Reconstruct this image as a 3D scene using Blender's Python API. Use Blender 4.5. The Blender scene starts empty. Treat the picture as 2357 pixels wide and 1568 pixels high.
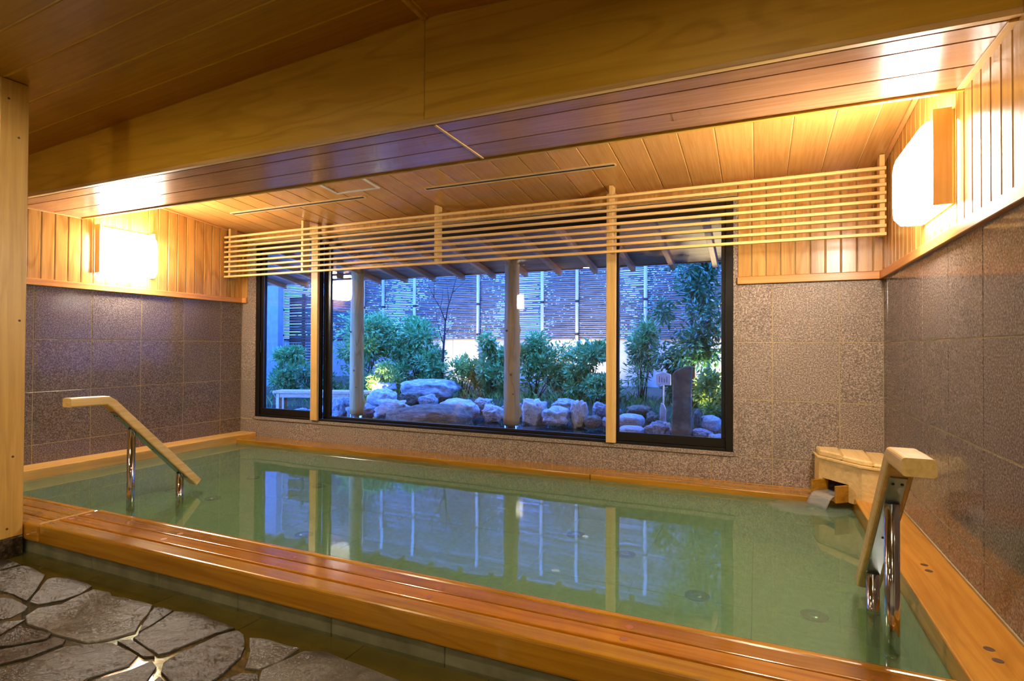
import bpy, bmesh, math, random
from mathutils import Vector, Matrix, noise

sc = bpy.context.scene
COL = sc.collection
rnd = random.Random(7)

# ------------------------------------------------------------------ camera
W = 5.731                       # distance between the two side walls
CAM = Vector((4.9893, -4.2273, 0.9352))
YAW, PITCH, ROLL, FPX = 0.4155, 0.0115, 0.0051, 1280.55
f = Vector((-math.sin(YAW) * math.cos(PITCH), math.cos(YAW) * math.cos(PITCH), math.sin(PITCH)))
r = Vector((math.cos(YAW), math.sin(YAW), 0.0))
u = r.cross(f)
r2 = r * math.cos(ROLL) + u * math.sin(ROLL)
u2 = -r * math.sin(ROLL) + u * math.cos(ROLL)
cd = bpy.data.cameras.new('camera')
cd.sensor_fit = 'HORIZONTAL'
cd.sensor_width = 36.0
cd.lens = FPX / 2357.0 * 36.0
cd.clip_start = 0.02
cam = bpy.data.objects.new('camera', cd)
COL.objects.link(cam)
cam.matrix_world = Matrix(((r2.x, u2.x, -f.x, CAM.x), (r2.y, u2.y, -f.y, CAM.y), (r2.z, u2.z, -f.z, CAM.z), (0, 0, 0, 1)))
sc.camera = cam

# ------------------------------------------------------------------ world, exposure
world = bpy.data.worlds.new('dusk_sky')
sc.world = world
world.use_nodes = True
bg = world.node_tree.nodes['Background']
bg.inputs['Color'].default_value = (0.055, 0.20, 1.0, 1)
bg.inputs['Strength'].default_value = 9.5
vs = sc.view_settings
vs.view_transform = 'Standard'
vs.look = 'None'
vs.exposure = 1.08
vs.gamma = 1.0
vs.use_curve_mapping = False
sc.cycles.use_denoising = True
sc.cycles.caustics_reflective = False
sc.cycles.caustics_refractive = False
sc.cycles.sample_clamp_indirect = 6.0
sc.cycles.max_bounces = 5
sc.cycles.diffuse_bounces = 3
sc.cycles.glossy_bounces = 4
sc.cycles.transparent_max_bounces = 16
sc.cycles.use_adaptive_sampling = True
sc.cycles.adaptive_threshold = 0.09
sc.cycles.adaptive_min_samples = 8

LAMP = 46.0          # paper shades
LAMP_COL = (1.0, 0.925, 0.78)
DOWN = 300.0         # recessed downlights of the hall


# ------------------------------------------------------------------ materials
def lin(c):
    out = []
    for v in c[:3]:
        v = v / 255.0
        out.append(v / 12.92 if v <= 0.04045 else ((v + 0.055) / 1.055) ** 2.4)
    return (out[0], out[1], out[2], 1.0)


def new_mat(name):
    m = bpy.data.materials.new(name)
    m.use_nodes = True
    nt = m.node_tree
    return m, nt, nt.nodes, nt.links, nt.nodes['Principled BSDF']


def coords(nt, scale=(1, 1, 1), rand=True):
    n, l = nt.nodes, nt.links
    tc = n.new('ShaderNodeTexCoord')
    mp = n.new('ShaderNodeMapping')
    mp.inputs['Scale'].default_value = scale
    if rand:
        oi = n.new('ShaderNodeObjectInfo')
        ml = n.new('ShaderNodeMath')
        ml.operation = 'MULTIPLY'
        ml.inputs[1].default_value = 37.0
        l.new(oi.outputs['Random'], ml.inputs[0])
        ad = n.new('ShaderNodeVectorMath')
        ad.operation = 'ADD'
        l.new(tc.outputs['Object'], ad.inputs[0])
        l.new(ml.outputs[0], ad.inputs[1])
        l.new(ad.outputs[0], mp.inputs['Vector'])
    else:
        l.new(tc.outputs['Object'], mp.inputs['Vector'])
    return mp.outputs['Vector']


def ramp(nt, fac, stops, interp='LINEAR'):
    rp = nt.nodes.new('ShaderNodeValToRGB')
    rp.color_ramp.interpolation = interp
    els = rp.color_ramp.elements
    while len(els) < len(stops):
        els.new(0.5)
    for e, (p, c) in zip(els, stops):
        e.position = p
        e.color = c
    nt.links.new(fac, rp.inputs['Fac'])
    return rp.outputs['Color']


def noise_tex(nt, vec, scale, detail=3, rough=0.5, dist=0.0):
    t = nt.nodes.new('ShaderNodeTexNoise')
    t.inputs['Scale'].default_value = scale
    t.inputs['Detail'].default_value = detail
    t.inputs['Roughness'].default_value = rough
    t.inputs['Distortion'].default_value = dist
    if vec is not None:
        nt.links.new(vec, t.inputs['Vector'])
    return t.outputs['Fac']


def bump(nt, h, strength, dist, bsdf):
    b = nt.nodes.new('ShaderNodeBump')
    b.inputs['Strength'].default_value = strength
    b.inputs['Distance'].default_value = dist
    nt.links.new(h, b.inputs['Height'])
    nt.links.new(b.outputs['Normal'], bsdf.inputs['Normal'])
    return b


def wood(name, c_dark, c_light, axis, rough=0.35, spec=0.4, grain=1.0, figure=0.0, coat=0.0, bump_s=0.08):
    """Grain runs along axis 0/1/2 of the object's own coordinates; each piece takes its own cut."""
    m, nt, n, l, b = new_mat(name)
    s = [26.0 * grain] * 3
    s[axis] = 1.1 * grain
    v = coords(nt, tuple(s))
    g = noise_tex(nt, v, 1.6, 5, 0.6, 0.6)
    col = ramp(nt, g, [(0.28, lin(c_dark)), (0.62, lin(c_light))])
    if figure > 0:
        s2 = [5.5] * 3
        s2[axis] = 0.75
        v2 = coords(nt, tuple(s2))
        w = n.new('ShaderNodeTexNoise')
        w.inputs['Scale'].default_value = 1.0
        w.inputs['Detail'].default_value = 1.5
        w.inputs['Distortion'].default_value = 0.7
        l.new(v2, w.inputs['Vector'])
        mu = n.new('ShaderNodeMath')
        mu.operation = 'MULTIPLY'
        mu.inputs[1].default_value = 38.0
        l.new(w.outputs['Fac'], mu.inputs[0])
        si = n.new('ShaderNodeMath')
        si.operation = 'SINE'
        l.new(mu.outputs[0], si.inputs[0])
        mr = n.new('ShaderNodeMapRange')
        mr.inputs['From Min'].default_value = -1
        mr.inputs['From Max'].default_value = 1
        l.new(si.outputs[0], mr.inputs['Value'])
        cc = ramp(nt, mr.outputs[0], [(0.0, lin([x * 0.93 for x in c_dark])), (0.35, lin(c_light)), (1.0, lin(c_light))])
        mx = n.new('ShaderNodeMix')
        mx.data_type = 'RGBA'
        mx.blend_type = 'MIX'
        mx.inputs['Factor'].default_value = figure
        l.new(col, mx.inputs['A'])
        l.new(cc, mx.inputs['B'])
        col = mx.outputs['Result']
    # each board is a little lighter or darker
    oi = n.new('ShaderNodeObjectInfo')
    mr2 = n.new('ShaderNodeMapRange')
    mr2.inputs['To Min'].default_value = 0.88
    mr2.inputs['To Max'].default_value = 1.08
    l.new(oi.outputs['Random'], mr2.inputs['Value'])
    hv = n.new('ShaderNodeHueSaturation')
    l.new(mr2.outputs[0], hv.inputs['Value'])
    l.new(col, hv.inputs['Color'])
    l.new(hv.outputs['Color'], b.inputs['Base Color'])
    b.inputs['Roughness'].default_value = rough
    b.inputs['Specular IOR Level'].default_value = spec
    if coat:
        b.inputs['Coat Weight'].default_value = coat
        b.inputs['Coat Roughness'].default_value = 0.12
    bump(nt, g, bump_s, 0.002, b)
    return m


def granite(name, c0, c1, c2, rough, spec, scale=95.0, bmp=0.0):
    m, nt, n, l, b = new_mat(name)
    v = coords(nt)
    g = noise_tex(nt, v, scale, 2.5, 0.65)
    col = ramp(nt, g, [(0.30, lin(c0)), (0.50, lin(c1)), (0.68, lin(c2))])
    big = noise_tex(nt, v, 3.0, 2)
    mr = n.new('ShaderNodeMapRange')
    mr.inputs['To Min'].default_value = 0.85
    mr.inputs['To Max'].default_value = 1.15
    l.new(big, mr.inputs['Value'])
    hv = n.new('ShaderNodeHueSaturation')
    l.new(mr.outputs[0], hv.inputs['Value'])
    l.new(col, hv.inputs['Color'])
    l.new(hv.outputs['Color'], b.inputs['Base Color'])
    b.inputs['Roughness'].default_value = rough
    b.inputs['Specular IOR Level'].default_value = spec
    if bmp:
        bump(nt, g, bmp, 0.002, b)
    return m


def plain(name, c, rough=0.5, spec=0.5, metal=0.0, noise_amt=0.12, nscale=12.0, bmp=0.0):
    m, nt, n, l, b = new_mat(name)
    v = coords(nt)
    g = noise_tex(nt, v, nscale, 4)
    a = lin(c)
    lo = tuple(x * (1 - noise_amt) for x in a[:3]) + (1,)
    hi = tuple(min(1, x * (1 + noise_amt)) for x in a[:3]) + (1,)
    col = ramp(nt, g, [(0.3, lo), (0.7, hi)])
    l.new(col, b.inputs['Base Color'])
    b.inputs['Roughness'].default_value = rough
    b.inputs['Specular IOR Level'].default_value = spec
    b.inputs['Metallic'].default_value = metal
    if bmp:
        bump(nt, g, bmp, 0.01, b)
    return m


def emit(name, c, s):
    m, nt, n, l, b = new_mat(name)
    b.inputs['Base Color'].default_value = (0.8, 0.8, 0.8, 1)
    b.inputs['Emission Color'].default_value = (c[0], c[1], c[2], 1)
    b.inputs['Emission Strength'].default_value = s
    return m


def schlick(nt, f0):
    n, l = nt.nodes, nt.links
    lw = n.new('ShaderNodeLayerWeight')
    lw.inputs['Blend'].default_value = 0.5
    p = n.new('ShaderNodeMath')
    p.operation = 'POWER'
    p.inputs[1].default_value = 5.0
    l.new(lw.outputs['Facing'], p.inputs[0])
    ma = n.new('ShaderNodeMath')
    ma.operation = 'MULTIPLY_ADD'
    ma.inputs[1].default_value = 1 - f0
    ma.inputs[2].default_value = f0
    l.new(p.outputs[0], ma.inputs[0])
    return ma.outputs[0], lw


def glass_mat(name, tint, f0, rough=0.0):
    m, nt, n, l, b = new_mat(name)
    n.remove(b)
    out = n['Material Output']
    t = n.new('ShaderNodeBsdfTransparent')
    t.inputs['Color'].default_value = tint
    g = n.new('ShaderNodeBsdfGlossy')
    g.inputs['Roughness'].default_value = rough
    fac, lw = schlick(nt, f0)
    mx = n.new('ShaderNodeMixShader')
    l.new(fac, mx.inputs[0])
    l.new(t.outputs[0], mx.inputs[1])
    l.new(g.outputs[0], mx.inputs[2])
    l.new(mx.outputs[0], out.inputs['Surface'])
    return m


def water_mat(name, tint, milk, milk_amt, f0, rough, bscale, bstr):
    m, nt, n, l, b = new_mat(name)
    n.remove(b)
    out = n['Material Output']
    v = coords(nt, (1, 1, 1), rand=False)
    h = noise_tex(nt, v, bscale, 2, 0.5)
    bp = n.new('ShaderNodeBump')
    bp.inputs['Strength'].default_value = bstr
    bp.inputs['Distance'].default_value = 0.01
    l.new(h, bp.inputs['Height'])
    t = n.new('ShaderNodeBsdfTransparent')
    t.inputs['Color'].default_value = tint
    d = n.new('ShaderNodeBsdfDiffuse')
    d.inputs['Color'].default_value = milk
    m1 = n.new('ShaderNodeMixShader')
    m1.inputs[0].default_value = milk_amt
    l.new(t.outputs[0], m1.inputs[1])
    l.new(d.outputs[0], m1.inputs[2])
    g = n.new('ShaderNodeBsdfGlossy')
    g.inputs['Roughness'].default_value = rough
    l.new(bp.outputs[0], g.inputs['Normal'])
    fac, lw = schlick(nt, f0)
    m2 = n.new('ShaderNodeMixShader')
    l.new(fac, m2.inputs[0])
    l.new(m1.outputs[0], m2.inputs[1])
    l.new(g.outputs[0], m2.inputs[2])
    l.new(m2.outputs[0], out.inputs['Surface'])
    return m


def slate(name, c0, c1):
    m, nt, n, l, b = new_mat(name)
    v = coords(nt)
    g = noise_tex(nt, v, 7.0, 6, 0.62, 0.4)
    col = ramp(nt, g, [(0.3, lin(c0)), (0.7, lin(c1))])
    l.new(col, b.inputs['Base Color'])
    fine = noise_tex(nt, v, 85.0, 5, 0.75)
    rr = ramp(nt, g, [(0.40, (0.07, 0.07, 0.07, 1)), (0.62, (0.28, 0.28, 0.28, 1))])
    l.new(rr, b.inputs['Roughness'])
    ad = n.new('ShaderNodeMath')
    ad.operation = 'MULTIPLY_ADD'
    ad.inputs[1].default_value = 0.6
    l.new(fine, ad.inputs[0])
    l.new(g, ad.inputs[2])
    b.inputs['Specular IOR Level'].default_value = 0.6
    bump(nt, ad.outputs[0], 0.7, 0.007, b)
    return m


def leaf_mat(name, c0, c1, rough=0.35, spec=0.5):
    m, nt, n, l, b = new_mat(name)
    v = coords(nt)
    g = noise_tex(nt, v, 9.0, 3)
    col = ramp(nt, g, [(0.35, lin(c0)), (0.68, lin(c1))])
    l.new(col, b.inputs['Base Color'])
    b.inputs['Roughness'].default_value = rough
    b.inputs['Specular IOR Level'].default_value = spec
    tr = n.new('ShaderNodeBsdfTranslucent')
    l.new(col, tr.inputs['Color'])
    mx = n.new('ShaderNodeMixShader')
    mx.inputs[0].default_value = 0.25
    l.new(b.outputs[0], mx.inputs[1])
    l.new(tr.outputs[0], mx.inputs[2])
    l.new(mx.outputs[0], n['Material Output'].inputs['Surface'])
    return m


def bamboo_mat(name, c0, c1):
    m, nt, n, l, b = new_mat(name)
    v = coords(nt, (3.0, 30, 30))
    g = noise_tex(nt, v, 1.4, 4, 0.6)
    col = ramp(nt, g, [(0.3, lin(c0)), (0.7, lin(c1))])
    l.new(col, b.inputs['Base Color'])
    b.inputs['Roughness'].default_value = 0.45
    return m


def rock_mat(name, c0, c1, c2):
    m, nt, n, l, b = new_mat(name)
    v = coords(nt)
    g = noise_tex(nt, v, 5.0, 8, 0.68, 0.3)
    col = ramp(nt, g, [(0.3, lin(c0)), (0.5, lin(c1)), (0.7, lin(c2))])
    l.new(col, b.inputs['Base Color'])
    b.inputs['Roughness'].default_value = 0.7
    bump(nt, g, 0.6, 0.06, b)
    return m


M = {}
M['hinoki_x'] = wood('hinoki_x', (205, 160, 92), (232, 190, 122), 0, 0.42, 0.3)
M['hinoki_y'] = wood('hinoki_y', (205, 160, 92), (232, 190, 122), 1, 0.42, 0.3)
M['hinoki_z'] = wood('hinoki_z', (200, 154, 84), (226, 184, 112), 2, 0.38, 0.35, figure=0.15)
M['box_x'] = wood('box_x', (216, 178, 108), (238, 204, 140), 0, 0.5, 0.3, figure=0.2)
M['box_y'] = wood('box_y', (222, 186, 118), (242, 210, 148), 1, 0.5, 0.3, figure=0.2)
M['pillar'] = wood('pillar', (184, 138, 62), (206, 162, 84), 2, 0.36, 0.35, figure=0.15)
M['rail'] = wood('rail', (200, 160, 92), (224, 188, 120), 1, 0.4, 0.4)
M['wallboard'] = wood('wallboard', (166, 110, 44), (208, 158, 84), 2, 0.24, 0.5, grain=0.8, figure=0.35, bump_s=0.25)
M['trim_x'] = wood('trim_x', (198, 130, 66), (222, 160, 92), 0, 0.3, 0.4)
M['trim_y'] = wood('trim_y', (198, 130, 66), (222, 160, 92), 1, 0.3, 0.4)
M['soffit'] = wood('soffit', (166, 112, 74), (188, 134, 92), 0, 0.22, 0.6, grain=1.4, bump_s=0.02)
M['slope'] = wood('slope', (188, 130, 62), (206, 150, 80), 1, 0.24, 0.5, grain=1.4, bump_s=0.02)
M['hallboard'] = wood('hallboard', (172, 116, 20), (192, 134, 32), 0, 0.3, 0.4, grain=1.2, bump_s=0.03)
M['beam'] = wood('beam', (204, 152, 38), (224, 176, 60), 0, 0.42, 0.3, grain=0.6, figure=0.35, bump_s=0.05)
M['coping_x'] = wood('coping_x', (152, 94, 12), (190, 132, 32), 0, 0.2, 0.5, grain=0.7, figure=0.25, coat=0.5)
M['coping_y'] = wood('coping_y', (186, 116, 22), (216, 150, 48), 1, 0.22, 0.5, grain=0.7, figure=0.25, coat=0.4)
M['sunken'] = wood('sunken', (84, 44, 14), (110, 60, 20), 0, 0.3, 0.5)
M['coping_wet'] = wood('coping_wet', (150, 86, 12), (186, 118, 24), 0, 0.16, 0.5, grain=0.7, figure=0.25, coat=0.6)
M['coping_dry'] = wood('coping_dry', (202, 150, 74), (224, 178, 100), 1, 0.35, 0.4, grain=0.7, figure=0.2)
M['plug_pale'] = plain('plug_pale', (170, 100, 44), 0.3)
M['plug'] = plain('plug', (92, 56, 26), 0.5)
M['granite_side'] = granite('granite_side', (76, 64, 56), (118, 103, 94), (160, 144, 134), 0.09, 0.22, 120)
M['granite_back'] = granite('granite_back', (90, 75, 66), (140, 123, 110), (196, 178, 162), 0.42, 0.35, 120, bmp=0.1)
M['grout'] = plain('grout', (178, 158, 116), 0.8, 0.2)
M['frame'] = plain('frame', (22, 17, 14), 0.3, 0.5)
M['frame_edge'] = plain('frame_edge', (120, 122, 128), 0.25, 0.5, 0.9)
M['steel'] = plain('steel', (200, 200, 200), 0.09, 0.5, 1.0, 0.03)
M['steel_dull'] = plain('steel_dull', (150, 156, 160), 0.32, 0.5, 1.0, 0.05)
M['concrete'] = plain('concrete', (112, 108, 84), 0.55, 0.4, 0, 0.3, 9.0, 0.3)
M['channel'] = plain('channel', (150, 128, 62), 0.12, 0.6, 0, 0.25, 5.0, 0.06)
M['basin'] = plain('basin', (140, 164, 120), 0.5, 0.3, 0, 0.14, 30.0)
M['basin_joint'] = plain('basin_joint', (96, 116, 84), 0.6, 0.3)
M['jet'] = plain('jet', (78, 94, 78), 0.35, 0.5, 0.3)
M['mortar'] = plain('mortar', (52, 44, 32), 0.18, 0.6, 0, 0.3, 10.0, 0.2)
M['slate'] = slate('slate', (42, 37, 30), (78, 71, 62))
M['slate_dark'] = slate('slate_dark', (34, 28, 22), (62, 54, 45))
M['slate_pale'] = slate('slate_pale', (58, 53, 46), (96, 90, 81))
M['pillar_stone'] = granite('pillar_stone', (30, 22, 16), (58, 46, 36), (90, 76, 60), 0.25, 0.5, 60)
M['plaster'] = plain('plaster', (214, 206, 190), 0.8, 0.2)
M['glass'] = glass_mat('glass', (0.96, 0.98, 0.98, 1), 0.045)
M['water'] = water_mat('water', (0.60, 0.80, 0.60, 1), lin((140, 168, 128)), 0.38, 0.11, 0.035, 3.2, 0.06)
M['bathwater'] = water_mat('bathwater', (0.35, 0.5, 0.6, 1), (0.02, 0.04, 0.06, 1), 0.5, 0.05, 0.04, 6.0, 0.15)
M['film'] = water_mat('film', (0.8, 0.8, 0.68, 1), (0.1, 0.09, 0.04, 1), 0.12, 0.03, 0.03, 5.0, 0.08)
M['shade'] = emit('shade', LAMP_COL, LAMP)
M['shade_dim'] = emit('shade_dim', LAMP_COL, 14.0)
M['downlight'] = emit('downlight', (1.0, 0.84, 0.54), DOWN)
M['lampwood'] = wood('lampwood', (222, 182, 126), (236, 204, 152), 2, 0.35, 0.4)
M['vent'] = plain('vent', (214, 178, 124), 0.4)
M['dark'] = plain('dark', (26, 22, 18), 0.7)
M['white_metal'] = plain('white_metal', (206, 200, 194), 0.3, 0.5, 0.0)
M['log'] = wood('log', (176, 128, 62), (206, 162, 92), 2, 0.5, 0.3, grain=0.35, figure=0.4)
M['knot'] = plain('knot', (120, 78, 34), 0.6)
M['rafter'] = wood('rafter', (160, 112, 84), (190, 140, 106), 1, 0.5, 0.3)
M['roofboard'] = wood('roofboard', (120, 86, 74), (148, 110, 94), 0, 0.5, 0.3)
M['bamboo'] = bamboo_mat('bamboo', (62, 54, 52), (118, 108, 102))
M['bamboo_pole'] = wood('bamboo_pole', (150, 140, 128), (196, 188, 172), 2, 0.4, 0.4)
M['tie'] = plain('tie', (30, 26, 24), 0.8)
M['fence_wall'] = plain('fence_wall', (168, 164, 160), 0.7, 0.3)
M['screen_dark'] = wood('screen_dark', (52, 36, 26), (80, 58, 42), 0, 0.6)
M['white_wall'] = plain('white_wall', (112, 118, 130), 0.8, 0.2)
M['rock'] = rock_mat('rock', (88, 84, 84), (150, 146, 146), (206, 202, 200))
M['rock_pale'] = rock_mat('rock_pale', (140, 136, 134), (188, 184, 182), (222, 218, 216))
M['rock_brown'] = rock_mat('rock_brown', (64, 52, 36), (110, 92, 66), (150, 136, 112))
M['soil'] = plain('soil', (70, 68, 50), 0.9, 0.2, 0, 0.4, 8.0, 0.4)
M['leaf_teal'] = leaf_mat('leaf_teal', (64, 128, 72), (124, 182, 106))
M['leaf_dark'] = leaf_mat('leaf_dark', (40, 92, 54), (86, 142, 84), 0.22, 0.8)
M['leaf_lit'] = leaf_mat('leaf_lit', (100, 140, 58), (172, 190, 100))  # green leaves with the floodlights' yellow put into their colour
M['grass'] = leaf_mat('grass', (56, 110, 50), (126, 170, 84))
M['bark'] = plain('bark', (84, 66, 52), 0.8, 0.2, 0, 0.3, 20)
M['bark_dark'] = plain('bark_dark', (46, 38, 36), 0.8, 0.2, 0, 0.3, 20)
M['sign'] = plain('sign', (206, 198, 190), 0.6)
M['ink'] = plain('ink', (40, 34, 34), 0.7)
M['bench'] = wood('bench', (170, 134, 104), (206, 172, 138), 0, 0.5)
M['spot_body'] = plain('spot_body', (30, 30, 30), 0.5, 0.5, 0.5)
M['spot_glow'] = emit('spot_glow', (1.0, 0.86, 0.55), 30.0)


# ------------------------------------------------------------------ mesh helpers
def link(name, me, mat=None, parent=None, loc=(0, 0, 0), rot=(0, 0, 0)):
    o = bpy.data.objects.new(name, me)
    COL.objects.link(o)
    o.location = loc
    o.rotation_euler = rot
    if mat is not None and me is not None:
        if not me.materials:
            me.materials.append(M[mat])
    if parent is not None:
        o.parent = parent
    return o


def smooth(me):
    me.polygons.foreach_set('use_smooth', [True] * len(me.polygons))


def box_me(name, sx, sy, sz, bev=0.0, seg=1):
    """Box with its origin in the middle."""
    bm = bmesh.new()
    bmesh.ops.create_cube(bm, size=1.0)
    bmesh.ops.scale(bm, vec=(sx, sy, sz), verts=bm.verts)
    if bev > 0:
        bmesh.ops.bevel(bm, geom=list(bm.edges), offset=min(bev, 0.45 * min(sx, sy, sz)), segments=seg, affect='EDGES', profile=0.5)
    me = bpy.data.meshes.new(name)
    bm.to_mesh(me)
    bm.free()
    return me


_cache = {}


def box(name, x0, x1, y0, y1, z0, z1, mat, parent=None, bev=0.0, seg=1, origin=(0, 0, 0)):
    key = (name, round(x1 - x0, 4), round(y1 - y0, 4), round(z1 - z0, 4), bev, mat, seg)
    me = _cache.get(key)
    if me is None:
        me = box_me(name, x1 - x0, y1 - y0, z1 - z0, bev, seg)
        me.materials.append(M[mat])
        _cache[key] = me
    return link(name, me, None, parent, ((x0 + x1) / 2 - origin[0], (y0 + y1) / 2 - origin[1], (z0 + z1) / 2 - origin[2]))


def mesh_from(name, verts, faces, mat=None, sm=False):
    me = bpy.data.meshes.new(name)
    me.from_pydata(verts, [], faces)
    bm = bmesh.new()
    bm.from_mesh(me)
    bmesh.ops.recalc_face_normals(bm, faces=bm.faces)
    bm.to_mesh(me)
    bm.free()
    if mat:
        me.materials.append(M[mat])
    if sm:
        smooth(me)
    return me


def prism_me(name, pts, axis, a0, a1, mat=None, bev=0.0):
    """Polygon (list of 2D points) extruded along axis 0/1/2 from a0 to a1."""
    def p3(p, a):
        if axis == 0:
            return (a, p[0], p[1])
        if axis == 1:
            return (p[0], a, p[1])
        return (p[0], p[1], a)
    n = len(pts)
    v = [p3(p, a0) for p in pts] + [p3(p, a1) for p in pts]
    fa = [tuple(range(n))[::-1], tuple(range(n, 2 * n))]
    for i in range(n):
        j = (i + 1) % n
        fa.append((i, j, n + j, n + i))
    me = mesh_from(name, v, fa, mat)
    if bev:
        bm = bmesh.new()
        bm.from_mesh(me)
        bmesh.ops.bevel(bm, geom=list(bm.edges), offset=bev, segments=1, affect='EDGES', profile=0.5)
        bm.to_mesh(me)
        bm.free()
    return me


def tube_data(path, radii, sides=12, cap=True):
    v, fa = [], []
    n = len(path)
    path = [Vector(p) for p in path]
    t0 = (path[1] - path[0]).normalized()
    ref = Vector((0, 0, 1)) if abs(t0.z) < 0.9 else Vector((1, 0, 0))
    for i, p in enumerate(path):
        if i == 0:
            t = path[1] - path[0]
        elif i == n - 1:
            t = path[-1] - path[-2]
        else:
            t = path[i + 1] - path[i - 1]
        t.normalize()
        a = t.cross(ref).normalized()
        b = t.cross(a).normalized()
        ra = radii[i] if isinstance(radii, (list, tuple)) else radii
        for k in range(sides):
            th = 2 * math.pi * k / sides
            v.append(tuple(p + a * math.cos(th) * ra + b * math.sin(th) * ra))
    for i in range(n - 1):
        for k in range(sides):
            k2 = (k + 1) % sides
            fa.append((i * sides + k, i * sides + k2, (i + 1) * sides + k2, (i + 1) * sides + k))
    if cap:
        fa.append(tuple(range(sides))[::-1])
        fa.append(tuple(range((n - 1) * sides, n * sides)))
    return v, fa


def tube(name, path, radii, mat, parent=None, sides=12, loc=(0, 0, 0)):
    v, fa = tube_data(path, radii, sides)
    me = mesh_from(name, v, fa, mat)
    for p in me.polygons:
        if len(p.vertices) == 4:
            p.use_smooth = True
    return link(name, me, None, parent, loc)


def empty(name, loc=(0, 0, 0), parent=None):
    o = bpy.data.objects.new(name, None)
    COL.objects.link(o)
    o.location = loc
    o.empty_display_size = 0.1
    if parent:
        o.parent = parent
    return o


def tag(o, label=None, cat=None, group=None, kind=None):
    if label:
        o['label'] = label
    if cat:
        o['category'] = cat
    if group:
        o['group'] = group
    if kind:
        o['kind'] = kind
    return o


def struct(o, label=None):
    o['kind'] = 'structure'
    if label:
        o['label'] = label
    return o


# ------------------------------------------------------------------ heights
ZT0, ZT1 = 1.383, 1.434          # wall trim
ROWS = [0.977 + 0.4, 0.977, 0.577, 0.177, -0.223]
Z_SOF = 1.955
Y_SB, Y_SF = -1.527, -2.055      # soffit back and front
RIDGE_X, RIDGE_Z, FALL = 3.59, 2.447, 0.063
Y_END = -8.6
HALL_X1 = 2 * RIDGE_X


def z_gable(x):
    return RIDGE_Z - FALL * abs(x - RIDGE_X)


def z_slope(y):
    return 2.112 - 0.095 * y


G = 0.005                        # joint width

# ------------------------------------------------------------------ wall_left
wl = struct(box('wall_left', -0.16, -0.0022, Y_END, 0.15, -0.45, 2.75, 'grout'), 'wall of polished granite tiles below upright cedar boards, beside the pool')


def tile(parent, axis, a0, a1, z0, z1, face, mat, sign):
    """A tile on a wall; axis is the wall's run (0: back wall, 1: side wall), sign the way it faces."""
    if a1 - a0 < 0.02 or z1 - z0 < 0.02:
        return
    h = G / 2
    if axis == 1:
        box('tile', min(face, face - sign * 0.012), max(face, face - sign * 0.012), a0 + h, a1 - h, z0 + h, z1 - h, mat, parent, 0.0015, origin=parent.location)
    else:
        box('tile', a0 + h, a1 - h, min(face, face - sign * 0.012), max(face, face - sign * 0.012), z0 + h, z1 - h, mat, parent, 0.0015, origin=parent.location)


ycuts = [0.0] + [-(0.248 + 0.4 * i) for i in range(8)]
for i in range(len(ycuts) - 1):
    for k in range(4):
        tile(wl, 1, ycuts[i + 1], ycuts[i], max(ROWS[k + 1], -0.2), ROWS[k] if k else ZT0, 0.0, 'granite_side', 1)
box('granite_panel', -0.012, 0.0, Y_END, ycuts[-1], -0.2, 1.383, 'granite_side', wl, origin=wl.location)


def wall_boards(parent, x, sign, y_from, y_to, ztop):
    """Upright boards on a side wall; ztop(y0, y1) is the height the board reaches."""
    y = y_from
    while y > y_to + 0.01:
        y2 = max(y - 0.0905, y_to)
        a, b = min(x, x - sign * 0.016), max(x, x - sign * 0.016)
        box('board', a, b, y2 + 0.003, y - 0.003, ZT1, ztop(y, y2), 'wallboard', parent, 0.004, origin=parent.location)
        y = y2


def ztop_side(y0, y1):
    if y1 > Y_SB:
        return round(z_slope(y0) - 0.004, 2) + 0.06
    return 2.02


wall_boards(wl, 0.004, 1, 0.0, -2.75, ztop_side)
box('board_panel', -0.012, 0.004, Y_END, -2.75, ZT1, 2.6, 'wallboard', wl, origin=wl.location)
t1 = struct(box('trim_1', -0.012, 0.024, Y_END, 0.0, ZT0, ZT1, 'trim_y', None, 0.003), 'wooden rail between boards and tiles on the lamp wall by the pillar')

# ------------------------------------------------------------------ wall_right
YR = -2.75
wr = struct(box('wall_right', W + 0.0022, W + 0.16, YR, 0.15, -0.45, 2.75, 'grout'), 'wall of polished granite tiles below boards, beside the water spout')
ycr = [0.0] + [-(0.116 + 0.4 * i) for i in range(7)] + [YR]
for i in range(len(ycr) - 1):
    for k in range(4):
        tile(wr, 1, ycr[i + 1], ycr[i], max(ROWS[k + 1], -0.2), ROWS[k] if k else ZT0, W, 'granite_side', -1)
wall_boards(wr, W - 0.004, -1, 0.0, YR, ztop_side)
t2 = struct(box('trim_2', W - 0.024, W + 0.012, YR, 0.0, ZT0, ZT1, 'trim_y', None, 0.003), 'wooden rail between boards and tiles beside the water spout')

# ------------------------------------------------------------------ wall_back with its opening
WX0, WX1, WZ0, WZ1 = 0.205, 4.832, 0.200, 1.992
bmw = []
me = bpy.data.meshes.new('wall_back')
bmx = bmesh.new()
for (a0, a1, c0, c1) in ((-0.16, WX0 - 0.03, -0.45, 2.75), (WX1 + 0.03, W + 0.16, -0.45, 2.75), (WX0 - 0.03, WX1 + 0.03, -0.45, WZ0 - 0.03), (WX0 - 0.03, WX1 + 0.03, WZ1 + 0.02, 2.75)):
    g = bmesh.ops.create_cube(bmx, size=1.0)
    bmesh.ops.scale(bmx, vec=(a1 - a0, 0.1478, c1 - c0), verts=g['verts'])
    bmesh.ops.translate(bmx, vec=((a0 + a1) / 2, 0.0761, (c0 + c1) / 2), verts=g['verts'])
bmx.to_mesh(me)
bmx.free()
wb = struct(link('wall_back', me, 'grout'), 'granite tiled window wall behind the pool')
gx = [0.2846 + 0.4 * i for i in range(14)]
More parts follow.
